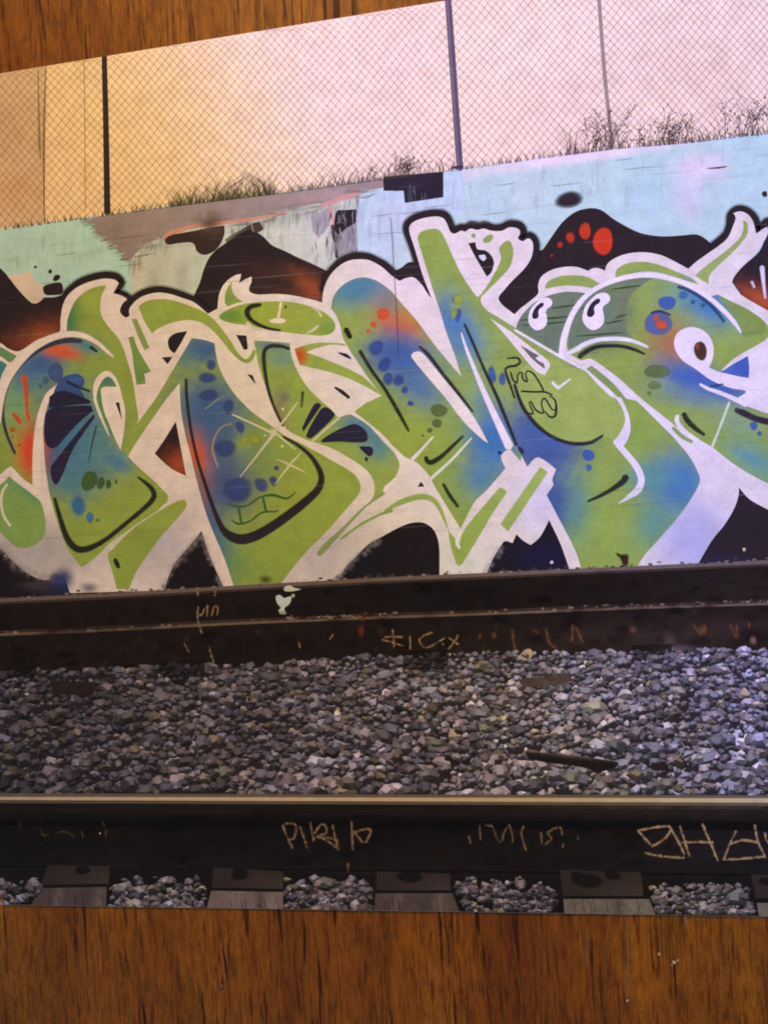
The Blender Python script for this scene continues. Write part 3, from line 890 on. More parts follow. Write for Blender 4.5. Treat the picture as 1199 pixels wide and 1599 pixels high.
pt("dark_wedge", "369,523* 385,524* 387,545 381,546*", '2a2428', 7); pt("dark_wedge", "386,584* 395,586* 400,601*", '2c2628', 7)
pt("fan_stroke", "490,632 498,629 502,633* 474,674* 472,668", FAN, 7); pt("fan_stroke", "500,640 510,636 522,645 521,652 487,684 478,680", FAN, 7)
ln("dark_line", "473,612 471,636", [3, 1], '3a4a2c', 7)
pt("letter_fill", "460,545* 473,540 500,535 538,537 541,541* 520,538 497,543 478,550* 500,558 530,570 560,584 580,600 596,618* 560,598 525,584 495,576 468,570*", field('98b052', (465, 555, 16, 14, 0, 'c8562c', 1.0, 2), noise=.01), 6)
ln("dark_wedge", "529,551 540,555 548,560", [2, 6, 2], '2c2a40', 7); ln("dark_wedge", "523,605 534,612 545,621", [3, 6, 5], '2a2628', 7)
pt("letter_fill", "548,647* 575,664 600,691 619,711 624,727 617,747 600,766 580,786 574,790* 584,772 583,750 570,732 545,715 520,701 487,689* 508,672 527,654 540,648*", field('96ae56', (565, 670, 40, 22, 30, '4a80ac', .95), (590, 700, 22, 20, 0, '4f88a4', .8), (560, 720, 20, 14, 0, '86a85c', .6), (520, 690, 30, 10, 20, '90ac54', .6), noise=.02), 6, 5)
ln("highlight_line", "529,653 508,671 487,690", [3, 3, 3], 'd0d4b0', 7)
pt("fan_stroke", "501,690 520,675 545,664 558,663 572,674 573,688 560,691 530,690", FAN, 7.2); pt("fan_stroke", "561,698 570,697 580,698 583,706 578,713 570,708", FAN, 7.2); dab(572, 717, 3, 4, 0, FAN, 7.2)
ln("thin_green", "600,770 575,787 555,806 530,832 510,852 498,866", [4, 3, 4, 6, 10, 8], '8fa870', 7, .85)
ln("thin_green", "612,797 590,805 565,818 545,832 532,842", [5, 4, 4, 4, 3], '8fae68', 7, .95)
# ---- the tall third letter and the face
f4 = field(GRN, (560, 450, 60, 30, -10, '4f86a6', 1.0, 1.3), (625, 510, 40, 30, 20, 'd0662e', .9), (603, 470, 24, 24, 0, '8a7a90', .7), (600, 500, 12, 12, 0, 'cf6a3a', .8), (622, 556, 62, 40, 18, '4464a8', 1.0, 1.6), (655, 605, 44, 30, 40, '4a74ac', .9),
           (560, 520, 30, 20, 0, '9ab45a', .5), (690, 560, 20, 30, 0, '8aa870', .5), (708, 500, 28, 46, -20, '4a7cb4', .95, 1.3), (728, 535, 30, 34, -20, '5288b4', .8), (712, 480, 10, 12, 0, 'a0b850', .8),
           (750, 625, 14, 30, -10, '6f9aa0', .6), (768, 685, 42, 58, -10, '447ab8', 1.0, 1.6), (750, 745, 32, 34, 0, '4f86b0', .9), (640, 680, 40, 40, 0, '9aae48', .7), (740, 650, 20, 20, 0, '86a858', .5), noise=.02)
pt("letter_fill", "517,482* 520,465 530,450 545,439 565,433 585,437 600,446 613,457 628,475 650,500 675,534 700,565 720,588* 710,555 697,520 685,480 675,450 660,400 652,373 656,363 670,358 683,358 690,364 700,385 715,418 730,444 745,464* 752,458 766,437 778,415 782,402 779,388 787,378 795,376 800,385 801,398 795,418 778,437 760,455 751,465 752,475 765,489 800,513 840,535 875,556* 850,600* 812,720* 795,700* 782,712 789,731* 760,765 740,785 719,826* 700,795 680,762 668,740 650,722 633,714* 618,702 600,681 575,660 553,643* 570,630* 596,618* 580,597 560,568 545,545 536,528 531,508 525,493", f4, 6, 5)
# white notches in it
pt("letter_outline", "642,556 650,549 660,552 690,588 717,620 745,660 762,692* 755,688 725,660 695,621 660,580", WH, 7)
ln("highlight_line", "720,520 728,545 742,580 757,616 775,655 795,698", [1.5, 4, 6, 8, 10, 13], 'eee8ee', 7)
ln("dark_line", "725,506 738,535 755,575 775,618 790,655 806,695", [2, 3, 3, 4, 4, 3], '2c2a30', 7.1)
ln("dark_line", "654,541 668,553 690,582 716,615 738,643", [1.5, 4, 4, 4, 1.5], '2f2c34', 7.1)
pt("letter_outline", "765,497* 800,520 840,551 855,563 858,572 850,586* 835,578 812,552 790,525", WH, 7)
pt("dark_wedge", "812,539* 842,556* 836,559 843,565 849,568 850,576* 832,562", '6e6a68', 7.6)
ln("thin_green", "758,486 790,506 830,531 870,556 905,576", [4, 5, 6, 6, 5], '8ea65e', 7.5)
ln("highlight_line", "803,515 840,537 875,557 905,573", [3, 4, 4, 5], 'e9e8ea', 7.7)
pt("letter_outline", "731,380* 742,378* 745,389 757,391 766,398 771,410 767,425 760,432* 748,412 738,394", BK, 7); pt("paint_chip", "747,399* 757,398 759,403 755,408* 750,405", 'd8e4ec', 7.5)
dab(762, 373, 9, 6, -35, '92ac58', 7.2, 1, .2); dab(739, 368, 4, 4, -35, '8fa870', 7.2, .9, .3)
ln("dark_line", "540,514 547,527", [7, 6], '23261e', 7.05)
ln("dark_line", "562,548 580,578 600,606 620,640 638,673", [4, 4, 4, 5, 2], '2a2c24', 7)
for a_ in ((587, 543, 15, 12, -40), (600, 570, 10, 14, 20), (622, 594, 10, 10, 0), (632, 609, 6, 7, 0), (606, 592, 9, 12, 0), (641, 630, 6, 5, 0)):
    dab(*a_, '3c56a4', 7.1, .85, .55)
for a_ in ((598, 490, 11, 9, 0), (583, 507, 5, 5, 0), (575, 517, 4, 4, 0)):
    dab(*a_, 'd85a30', 7.1, .95, .35)
for a_ in ((685, 641, 15, 10, 8), (682, 661, 9, 7, 0), (671, 672, 5, 4, 0), (660, 680, 2.5, 2, 0)):
    dab(*a_, '5f7440', 7.1, .9, .25)
dab(780, 707, 4, 3, 0, '2a3a60', 7.1); dab(813, 703, 4, 8, -30, '2a2c4c', 7.1, .7)
for a_ in ((768, 585, 7, 15, -8), (784, 592, 6, 12, -5), (715, 492, 6, 12, 10), (709, 468, 5, 5, 0)):
    dab(*a_, '4466a8', 7.1, .8, .4)
dab(715, 468, 10, 12, 0, '9fb84e', 7.2, .8, .6); dab(709, 490, 5, 10, 15, '9fb84e', 7.2, .8, .5)
pt("letter_outline", "600,684* 625,707 635,717* 650,723 668,741* 680,763 700,796 719,828* 716,832 700,815 690,785 680,765 660,742 634,718 622,748 600,768 600,760 617,745 624,727 618,711", WH, 7)
ln("highlight_line", "676,682 660,700 644,717", [2, 4, 6], 'e4e8dc', 7.2); ln("highlight_line", "736,684 705,718 672,748", [2, 4, 5], 'dce8d4', 7.2)
ln("dark_line", "665,714 667,720 674,722 690,712 708,695 723,681", [5, 7, 6, 4.5, 3.5, 1.5], '2a2e24', 7.3)
ln("dark_line", "692,756 703,775 715,791", [3, 4.5, 3], '2a2e28', 7.3); pt("dark_wedge", "657,752* 661,757 662,760* 652,760*", '2c2a34', 7.5)
pt("letter_fill", "600,796* 625,780 655,771 675,775 688,790 697,815 703,850 712,880* 716,884 722,880* 745,842 770,800 791,769* 786,763 780,761* 755,790 730,820 720,838 717,856* 712,850 710,840* 700,828 690,808 680,790 668,781 650,781 620,791 600,801*", field('98b45a', noise=.02), 7.4)
ln("highlight_line", "718,832 713,846 717,856", [4, 5, 4], 'eaf0e4', 7.9)
pt("letter_fill", "843,729* 855,737* 793,830* 781,818*", '9cb75c', 7.4)
# ---- right letter: face with two eyes
f5 = field(GRN, (845, 690, 70, 70, 0, '48629c', 1.0, 2.0), (866, 790, 34, 56, 0, '445e9c', 1.0, 1.5), (835, 640, 14, 40, -20, '5878a8', .7), (905, 800, 22, 50, 0, '5f9a84', .7), (1058, 755, 50, 54, 30, '4a80b0', 1.0, 1.4), (1015, 745, 36, 26, 0, '5f9a98', .9, 1.4),
           (1020, 820, 30, 36, 30, '5a9a92', .8), (990, 670, 24, 24, 0, '86ac48', .6), (950, 830, 40, 40, 0, '96b454', .6), (900, 780, 14, 40, 0, '5a8c94', .5), noise=.02)
pt("letter_fill", "853,600* 875,556* 905,575 930,594 960,618* 1000,628* 1020,650 1050,682 1075,712 1088,735 1092,752 1080,776 1060,805 1030,840 1005,868 990,893* 908,893* 899,862 875,815 853,773* 864,757* 862,748 868,733* 840,714 823,729* 806,695 790,655 800,620", f5, 6.3, 5)
pt("cheek", "803,590* 830,560* 860,560* 905,575 935,597 958,620 975,650 978,668 958,690* 950,680* 935,688 915,693 890,692 865,684 845,670 828,650 815,628", field('9eb65c', (850, 660, 30, 14, 30, '92ae50', .5), noise=.015), 6.8, 6)
ln("dark_line", "803,600 810,622 822,645 840,666 862,682 890,692 918,692 935,684 941,680", [3, 4, 4, 5, 4, 4, 4.5, 4, 2], '2c2a34', 7.4)
strokes("drawn_hand", W, [("791,560 800,559 808,559 812,565 805,571 797,572 789,576 792,590 798,606 803,622", [1.5, 3, 3.5, 4, 4, 3.5, 4, 4, 3.5, 3]),
                          ("797,581 800,592 807,598 808,586 814,581 816,592 823,596 820,584 823,579 833,584 846,605 848,610", [2.5, 3, 3, 2.5, 2.5, 3, 3, 2.5, 2.5, 3, 3, 3]),
                          ("814,611 835,612 850,612 862,617", [3, 3, 3, 2]),
                          ("812,632 820,643 832,646 826,630 828,626 836,640 848,645 845,630 850,622 862,640 867,640", [2, 3, 3, 2.5, 2.5, 3, 3, 2.5, 2.5, 3, 2]),
                          ("858,618 866,625 868,638 866,650 858,651 850,642", [2, 3, 4, 4, 3, 2])], '2b2a2c', 7.5)
strokes("highlight_line", W, [("862,597 871,606", [4, 4]), ("871,606 890,592", [4, 2])], 'ecf0e6', 7.6)
dab(918, 711, 10, 10, 0, '4664b4', 7.2, .95, .3); dab(919, 730, 5.5, 6, 0, '4a6cb0', 7.2, .9, .4)
ln("dark_line", "917,783 935,775 955,764 972,752 977,744", [2, 4, 5, 8, 9], '2a302a', 7.3)
pt("letter_outline", "958,618* 972,640 975,660 965,680 956,690* 965,702 985,726 995,746 992,760 975,777 964,787* 985,778 1000,768 1006,750 1000,730 985,710 973,697* 980,685 984,667 980,645 970,622*", field('e6e0ea', (985, 770, 14, 10, 0, 'd0dcd4', .8)), 7.2)
pt("letter_outline", "909,573* 922,564* 943,580* 950,579* 975,603 1003,630 1040,660 1075,692* 1060,690 1030,662 1000,632 975,612 958,598 938,582 923,571 914,577* 945,604 962,622* 952,618 930,597", 'e8e4ec', 7.1)
pt("letter_fill", "915,576* 923,571* 940,584 960,602 985,632* 965,620 945,602", field('86a058', (950, 600, 20, 14, 0, '7a9a56', .6)), 7)
# face
f6 = field(GRN, (930, 490, 60, 60, 0, '6c8068', 1.0, 2.4), (1020, 440, 30, 14, 0, '94b060', .5), (1060, 470, 34, 22, 20, '74a894', .8), (1108, 478, 52, 28, 40, '4a84b4', 1.0, 1.4), (1080, 510, 36, 14, 0, '78ac88', .7), (1050, 540, 34, 34, 0, 'bf6a3a', .95),
           (1030, 505, 18, 22, 0, '8a8464', .7), (1035, 560, 26, 30, 0, '8a8a70', .6), (1080, 592, 56, 26, 20, '4a6cae', 1.0, 1.4), (1115, 606, 64, 18, 15, '4468b0', 1.0, 1.4), (1080, 620, 60, 16, 10, '6f90a0', .8), (1150, 660, 40, 18, 20, '86a890', .6),
           (1180, 720, 50, 26, 30, '6aa496', .8), (1170, 715, 30, 10, 30, '5f98a8', .7), (1060, 660, 40, 20, 30, '98b656', .6), (1150, 520, 30, 20, 0, '9cba5a', .6), noise=.018)
pt("letter_fill", "885,545 889,515 899,488 915,467 935,452 960,440 990,433 1015,432 1045,437 1075,448 1105,464* 1120,460* 1140,470 1170,485 1195,505 1200,516 1195,530 1170,545 1145,560 1126,578* 1140,592 1165,600* 1165,625* 1180,640* 1199,646 1320,672* 1320,806* 1199,755 1150,728 1110,697* 1080,690 1050,662 999,621 970,594 945,575* 922,560 905,562", f6, 6.6, 5)
pt("face_shade", "887,545* 889,515 899,488 915,467 935,452 960,440 990,434 1020,434* 1002,445 985,460 977,480 974,500 980,520 990,530* 960,526 930,530 905,538", field('6c8068', (960, 455, 50, 16, -10, '7c905e', .6), (972, 487, 5, 14, 0, '8a8038', .6), (930, 515, 40, 12, 0, '74866a', .6), noise=.04), 7, 4)
pt("face_shade", "805,513* 812,496 830,476 855,462 880,456 899,456 915,458* 900,478 889,502 880,527 876,556* 840,535", field('6c8068', (850, 490, 30, 12, 0, '76886c', .6), noise=.04), 7, 4)
for yy, x0, x1 in ((449, 955, 1000), (479, 860, 900), (494, 960, 978), (497, 812, 895), (505, 815, 890), (503, 945, 972), (522, 900, 970), (480, 905, 925)):
    ln("dark_streak", [(x0, yy + 3), ((x0 + x1) / 2, yy + random.uniform(-1, 1)), (x1, yy - 3)], [1.5, 3.5, 1.5], '3f5c3a', 7.6, .7)
ln("highlight_line", "876,557 880,527 889,500 901,478 917,460 937,447 962,437 990,431 1015,430 1045,435 1075,446 1105,464 1130,486 1147,505 1156,520", [9, 9, 8, 8, 7, 7, 7, 7, 7, 7, 7, 7, 7, 6, 2], 'eee9f0', 7.9)
ln("highlight_line", "884,552 899,546 912,538 932,531 955,529 975,530 992,534 1011,542", [4, 7, 7, 6, 6, 6, 5, 3], 'e6eaea', 7.9)
ln("dark_line", "904,557 915,549 930,542 950,540 972,541 990,546 1006,553", [7, 6, 5, 4, 4, 4, 1.5], '2a2c28', 8)
pt("letter_fill", "850,451* 855,440 875,431 900,430 918,433 936,443* 930,451* 905,447 880,446", field('94ae58', noise=.02), 7.2)
pt("letter_fill", "960,434* 963,420 980,411 1005,409 1030,414 1055,424 1080,435 1090,444* 1070,438 1045,430 1015,424 985,427", field('94ae58', (1075, 437, 16, 8, 0, '74a08c', .7), noise=.02), 7.2)
pt("letter_fill", "1085,431* 1092,423 1110,409 1135,390 1155,370 1160,355 1159,344* 1166,348 1166,365 1155,381 1135,402 1115,420 1106,433 1106,444*", field('9ab262', noise=.02), 7.2)
pt("letter_fill", "1120,461* 1140,470 1170,485 1195,505 1190,520* 1160,525 1140,490", '98b45c', 7.3, None, .6)


def eye(cx, cy, k, name="painted_eye"):
    pt(name, [(cx + k * a, cy + k * b) for a, b in ((-15, 10), (-17, 0), (-13, -14), (-5, -24), (4, -31), (14, -33), (21, -28), (20, -20), (13, -15), (11, -10), (13, 0), (12, 10), (5, 17), (-5, 19))], 'efe8ee', 8.2)
    pt("painted_pupil", [(cx + k * a, cy + k * b) for a, b in ((-11, -3), (-9, -11), (-4, -19), (4, -25), (8, -24), (7, -19), (1, -15), (-1, -10), (0, -4), (-4, 1), (-9, 1))], '2e2838', 8.6)


eye(841, 497, .98); eye(928, 494, 1.12)
dab(1041, 473, 16, 11, 0, '4668b0', 7.3, .9, .3); dab(1066, 461, 8, 7, 0, '4c78b0', 7.3, .85, .4); dab(1081, 472, 4, 3.5, 0, '3e5f88', 7.3, .9, .3); dab(1097, 477, 4, 3.5, 0, '3e5f88', 7.3, .9, .3)
dab(1027, 505, 23, 20, -20, '5a6ea4', 7.3, .9, .25); ln("dark_line", "1016,489 1030,486 1046,492", [2, 3, 2], '34406c', 7.6, .7)
dab(1032, 507, 12, 8, 20, 'd2602e', 7.5, .95, .4); dab(1024, 496, 5, 6, 0, 'c8603a', 7.5, .9, .4)
ln("dark_line", "1058,448 1075,453 1097,467 1115,483 1130,503", [3, 4, 4, 4, 2], '2e4a74', 7.5)
dab(1025, 580, 22, 11, 5, '67804c', 7.3, .85, .25); dab(1021, 602, 11, 7, 10, '6f8a50', 7.3, .85, .25); dab(1013, 614, 4, 4, 0, '6f8a50', 7.3, .8, .3)
# white curl with its dark heart
pt("letter_outline", "1052,532 1058,519 1074,511 1091,513 1106,524 1113,541 1112,560 1106,574* 1126,582 1160,590* 1169,592* 1168,556* 1200,534* 1320,560* 1320,668* 1199,644 1165,634 1150,622* 1164,611 1140,606 1110,594 1085,576 1065,563 1054,547", field('ece4ec', noise=.01), 8)
dab(1093, 548, 10, 17, -12, '4a3428', 8.4, 1, .2); dab(1088, 541, 5, 7, 0, '96502e', 8.5, .9, .6)
pt("letter_fill", "1125,581* 1145,568 1167,556* 1169,575 1168,590* 1150,587", field('4464b4', (1135, 578, 10, 6, 0, '5a7cb8', .6)), 8.6)
ln("highlight_line", "1092,600 1105,607 1130,616 1165,632", [3, 5, 6, 8], 'ece6f0', 8.3); ln("dark_line", "1107,604 1118,602 1128,600", [1, 2, 1], '2c3868', 8.4)
ln("highlight_line", "1138,628 1126,660 1111,698", [3, 3.5, 3.5], 'cfe4c4', 7.4)
ln("dark_line", "1148,640 1160,645 1180,654 1205,660 1240,668", [6, 9, 8, 9, 4], '302c3a', 8.6)
dab(1176, 665, 7, 7, 0, '4a68b4', 7.3, .9, .35); dab(1185, 677, 4, 4, 0, '4a68a8', 7.3, .9, .35)
pt("letter_outline", "1052,656* 1055,648 1060,648* 1060,658 1075,675 1110,698* 1100,706 1080,692 1060,673", 'ebe6ee', 7.6); ln("thin_green", "1050,668 1065,682 1080,690", [5, 7, 5], '90a868', 7.8)
ln("dark_line", "1067,646 1072,656 1085,669 1099,679", [6, 7, 6, 3], '30302e', 7.6)
strokes("highlight_line", W, [("1189,417 1191,440 1194,466", [7, 5, 2])], 'e0dcea', 7.6); ln("highlight_line", "1173,440 1177,449", [4, 3], 'cfc8d4', 7.6)
# the joint where wall boards meet, dirt at its foot
for i in range(34):
    x = random.uniform(-60, 1180); y0 = wtop(x) + random.uniform(40, 560)
    if y0 > 850: continue
    L_ = random.uniform(50, 200)
    ln("board_mark", [(x, y0), (x + L_ / 2, y0 - L_ * .03), (x + L_, y0 - L_ * .075)], [1.0, 1.8, 1.0], '3a3440', 9, random.uniform(.04, .09))
for i in range(16):
    x = random.choice([random.uniform(560, 720), random.uniform(740, 1180), random.uniform(10, 300)]); y0 = wtop(x) + random.uniform(15, 100)
    ln("board_mark", [(x, y0), (x + 20, y0 - 2), (x + random.uniform(25, 60), y0 - 5)], [.8, 1.6, .8], '4a4650', 2.7, .3)
ln("board_mark", "610,340 613,380 615,420 620,500 622,560", [2, 2.5, 2, 2.5, 1], '4a4452', 8.8, .35)
V, F, Cc = [], [], []
for i in range(620):            # the fine horizontal grain of the boards
    x = random.uniform(-100, 1230); y0 = wtop(x) + 20 + 13.5 * random.randint(0, 40) + random.gauss(0, 1.2)
    L_ = random.uniform(30, 120)
    if y0 > rtop(x) - 12: continue
    c_ = '2a2630' if random.random() < .7 else 'e8e0e0'
    strip_geo([(x, y0), (x + L_ / 2, y0 - L_ * .04), (x + L_, y0 - L_ * .08)], [.6, random.uniform(1, 2.2), .6], 9.5 + random.random() * .4, (*lin(c_), random.uniform(.03, .085)), V, F, Cc)
for i in range(200):            # rolled-on paint and scuffs on the upper wall
    x = random.choice([random.uniform(205, 560), random.uniform(560, 720), random.uniform(720, 1230), random.uniform(-60, 200)]); y0 = wtop(x) + random.uniform(8, 60)
    L_ = random.uniform(8, 46)
    strip_geo([(x, y0), (x + random.uniform(-2, 2), y0 + L_ / 2), (x + random.uniform(-3, 3), y0 + L_)], [1, random.uniform(2, 9), 1], 1.8 + random.random() * .7, (*lin(random.choice(['e6e4e4', '8e9aa0', 'b4c6cc', 'd6e2e6', '9a9aa2'])), random.uniform(.04, .13)), V, F, Cc)
EDGE = [(200, 410), (222, 388), (245, 374), (265, 364), (330, 353), (380, 346), (430, 336), (480, 322), (520, 314), (560, 302)]
for i in range(170):            # ragged rim where the rolled paint ends on bare concrete
    x = random.uniform(200, 560); y0 = float(np.interp(x, [e[0] for e in EDGE], [e[1] for e in EDGE])) + random.gauss(0, 4)
    if random.random() < .5:
        q = [(x, y0), (x + random.uniform(8, 22), y0 - random.uniform(0, 5)), (x + random.uniform(22, 34), y0 - random.uniform(2, 8))]
    else:
        q = [(x, y0), (x + random.uniform(-2, 2), y0 + random.uniform(6, 14)), (x + random.uniform(-3, 3), y0 + random.uniform(14, 34))]
    strip_geo(q, [1, random.uniform(2, 7), 1], 1.75 + random.random() * .2, (*lin(random.choice(['c2cec8', 'd4dad6', '9a8c8c', 'a9b6b0', '8f8684'])), random.uniform(.15, .5)), V, F, Cc)
for i in range(46):
    t = random.random(); x = 131 + 72 * t + random.gauss(0, 2); y0 = 343 + 68 * t + random.gauss(0, 2)
    strip_geo([(x - 8, y0 + 1), (x, y0), (x + random.uniform(2, 7), y0 - 1)], [1, random.uniform(2, 4), 1], 1.3 + random.random() * .15, (*lin(random.choice(['b2dcd4', 'a8cec6', '978a8a'])), random.uniform(.3, .8)), V, F, Cc)
for i in range(60):             # scuffed dark paint
    x = random.uniform(488, 558); y0 = random.uniform(325, 400)
    strip_geo([(x, y0), (x + random.uniform(-3, 3), y0 + random.uniform(4, 12)), (x + random.uniform(-4, 4), y0 + random.uniform(12, 26))], [.8, random.uniform(1.5, 5), .8], 2.55 + random.random() * .3, (*lin(random.choice(['d4d4dc', '4a4450', '8e8a98', 'c0c4cc'])), random.uniform(.15, .5)), V, F, Cc)
me = bpy.data.meshes.new("board_grain"); me.from_pydata(V, [], F); set_ink(me, np.array(Cc)); fix_up(me)
tag(link_mesh("board_grain", me, INK, W), None, kind="stuff")
V, F, Cc = [], [], []


def mist(s, ink, r, n, al, level, spread):
    """fine overspray along an edge"""
    P = np.array(open_line(s))
    for _ in range(n):
        p = P[random.randrange(len(P))] + np.array([random.gauss(0, spread), random.gauss(0, spread)])
        if p[1] > rtop(p[0]) - 3: continue
        rr = r * random.uniform(1.0, 2.2)
        b = len(V); z = level + random.random() * .5
        ring = [(p[0], p[1])] + [(p[0] + rr * math.cos(t), p[1] + rr * math.sin(t)) for t in np.linspace(0, 2 * math.pi, 9)[:-1]]
        for k, q in enumerate(TA(ring)):
            V.append((min(max(q[0], PX0), PX1), min(max(q[1], PY0 + BORDER), PY1), Z(z)))
            Cc.append((*lin(ink), al * .3 if k == 0 else 0.0))
        for k in range(8):
            F.append((b, b + 1 + k, b + 1 + (k + 1) % 8))


mist("-80,806 0,852 30,882 60,900 90,900", 'c2bcc2', 4, 110, .45, 5.7, 3)
mist("255,918 270,886 290,862 312,838", 'b6b2c2', 3, 120, .40, 5.9, 2.5)
mist("345,912 335,888 324,862 316,838", 'b6b2c2', 2.6, 90, .40, 5.9, 2)
mist("526,905 540,887 560,868 590,846", 'b6b2c4', 3, 110, .40, 5.9, 2.5)
mist("756,896 768,876 782,858", 'aeb0c8', 3, 60, .40, 5.9, 2.5)
mist("560,905 640,900 760,897 860,892 1000,886 1150,880", 'a8a4b0', 2, 160, .4, 9.6, 3)
mist("505,470 520,440 540,415", '4a4048', 5, 40, .2, 4.6, 4)
me = bpy.data.meshes.new("overspray"); me.from_pydata(V, [], F); set_ink(me, np.array(Cc)); fix_up(me)
tag(link_mesh("overspray", me, INK, W), None, kind="stuff")
dab(975, 874, 9, 10, 0, '3a2418', 9, .95, .5, "weed_tuft", .2); dab(968, 868, 8, 4, 30, '3a2818', 9.1, .8, .5, "weed_tuft", .2); dab(415, 905, 14, 10, 0, '4a4434', 9, .7, .9, "dirt")
dab(1161, 858, 3, 3, 0, 'd8c8a0', 9); dab(861, 878, 3, 3, 0, 'cfc8d8', 9); dab(9, 868, 1.5, 1.5, 0, 'cfc8c8', 9)

# ------------------------------------------------------------------ far rail
RAIL = '2b211e'
far = area("printed_rail", pr, S(RT + [(x, y) for x, y in RB[::-1]]), field('1d1512', (1050, 990, 240, 26, -3, '3c2e2a', .7), (1199, 920, 160, 30, 0, '2c2422', .6), (700, 930, 200, 30, 0, '121012', .7), noise=.05), 10, 8)
R_ = far
strokes("rail_head", R_, [([(x, rtop(x) - .5) for x in range(XL, XR + 1, 55)], [6, 6, 6])], '6d5f5c', 11)
strokes("rail_head", R_, [([(x, rtop(x) + 4.5) for x in range(XL, XR + 1, 55)], [3, 3, 3])], '40332e', 10.9)
strokes("rail_foot", R_, [([(x, rmid(x)) for x in range(XL, XR + 1, 55)], [4, 4, 3.5])], '6e5e54', 11)
strokes("rail_foot", R_, [([(x, rmid(x) - 4) for x in range(XL, XR + 1, 55)], [5, 5, 5])], '43352e', 10.9, .8)
V, F, Cc = [], [], []
for _ in range(420):
    x = random.uniform(XL + 5, XR - 5); z_ = random.random()
    y = (rtop(x) - 3 - 4 * abs(random.gauss(0, .5))) if z_ < .35 else rmid(x) - 2 - 6 * abs(random.gauss(0, .5))
    if z_ > .35 and random.random() < (.75 if not (840 < x or 430 < x < 660) else .1): continue
    r = random.uniform(.8, 2.6)
    strip_geo([(x - r, y), (x + r, y - random.uniform(-.6, .6))], [r * 1.4, r], 11.5 + random.random(), (*lin(random.choice(['8a7a70', '5a4a44', '9a8d8a', '3a2e2c', '6f6058'])), .8), V, F, Cc)
me = bpy.data.meshes.new("rail_grit"); me.from_pydata(V, [], F); set_ink(me, np.array(Cc)); fix_up(me)
tag(link_mesh("rail_grit", me, INK, R_), None, kind="stuff")
for x0, x1, d in ((248, 322, 14), (628, 702, 18), (10, 60, 6), (985, 1050, 4)):
    area("rail_plate", R_, S([(x0, rbot(x0) - 12), (x1, rbot(x1) - 12), (x1 - 4, rbot(x1) + d), (x0 + 3, rbot(x0) + d)]), '1c1614', 17, None, .6)
sc = lambda ox, oy, s: " ".join("%g,%g" % (ox + float(a) / 3, oy + float(b) / 3) for a, b in (t.split(',') for t in s.split()))


def scratch(parent, name, ox, oy, lines, ink, w, level, al):
    """chalky, broken scratch marks"""
    V, F, Cc = [], [], []
    level += nxt()
    for l in lines:
        P = np.array(open_line(sc(ox, oy, l)))
        seg = np.concatenate([[0], np.cumsum(np.linalg.norm(np.diff(P, axis=0), axis=1))])
        t = 0.0
        while t < seg[-1]:
            d = random.uniform(2.5, 7)
            q = [(np.interp(u, seg, P[:, 0]) + random.gauss(0, .35), np.interp(u, seg, P[:, 1]) + random.gauss(0, .35)) for u in np.linspace(t - .6, min(t + d, seg[-1]), 4)]
            ww = max(w) * random.uniform(.55, 1.15)
            aa = al * random.choice((.35, .6, .8, 1, 1))
            z = level + .15 * random.random()
            strip_geo(q, [ww + 2, ww + 2], z, (*lin(ink), aa * .22), V, F, Cc)
            strip_geo(q, [ww * .8, ww, ww * .7], z + .2, (*lin(ink), aa), V, F, Cc)
            t += d * random.choice((.85, .95, 1.0, 1.25))
    me = bpy.data.meshes.new(name); me.from_pydata(V, [], F); set_ink(me, np.array(Cc)); fix_up(me)
    return link_mesh(name, me, INK, parent)


def grime(name, parent, n, yfun, inks, r0, r1, flat, al, level):
    """blotches of rust and dirt"""
    V, F, Cc = [], [], []
    for _ in range(n):
        x = random.uniform(XL, XR); y = yfun(x); rr = random.uniform(r0, r1); b = len(V); z = level + random.random() * .5
        ink = lin(random.choice(inks)); a_ = al * random.uniform(.3, 1)
        ring = [(x, y)] + [(x + rr * math.cos(t) * random.uniform(.7, 1.3), y + rr * flat * math.sin(t) * random.uniform(.7, 1.3)) for t in np.linspace(0, 2 * math.pi, 9)[:-1]]
        for k, q in enumerate(TA(ring)):
            V.append((min(max(q[0], PX0), PX1), min(max(q[1], PY0 + BORDER), PY1), Z(z))); Cc.append((*ink, a_ if k == 0 else 0.0))
        for k in range(8): F.append((b, b + 1 + k, b + 1 + (k + 1) % 8))
    me = bpy.data.meshes.new(name); me.from_pydata(V, [], F); set_ink(me, np.array(Cc)); fix_up(me)
    return tag(link_mesh(name, me, INK, parent), None, kind="stuff")


grime("rust_and_dirt", R_, 420, lambda x: random.uniform(rtop(x) + 8, rbot(x) - 8), ['2a1c18', '0a0707', '1e1716', '30201a', '221c1e'], 5, 26, .55, .5, 11.2)
grime("rust_and_dirt", R_, 160, lambda x: random.uniform(rmid(x) + 6, rbot(x) - 4), ['46301f', '5a4034', '3c2e2b'], 2, 9, 1.2, .35, 11.6)
scratch(R_, "scratched_writing", 0, 880, ["930,203 926,250 934,290 946,325", "975,195 972,245", "1003,205 992,246", "1003,205 1022,200 1018,240", "930,245 950,235 958,210", "980,390 992,430 1004,470", "928,130 928,152", "1008,130 1010,150", "865,375 885,412"], '9d8468', [1.2, 2.2, 1.2], 12, .85)
scratch(R_, "scratched_writing", 400, 880, ["640,312 646,392", "590,355 640,370 690,386", "600,345 650,342 685,345", "720,340 722,402", "822,325 790,335 764,362 800,394 880,350", "945,335 925,370 898,402", "900,345 920,360 948,380", "872,375 876,380", "345,355 362,332", "200,370 205,392"], 'a08260', [1.4, 2.4, 1.4], 12, .85)
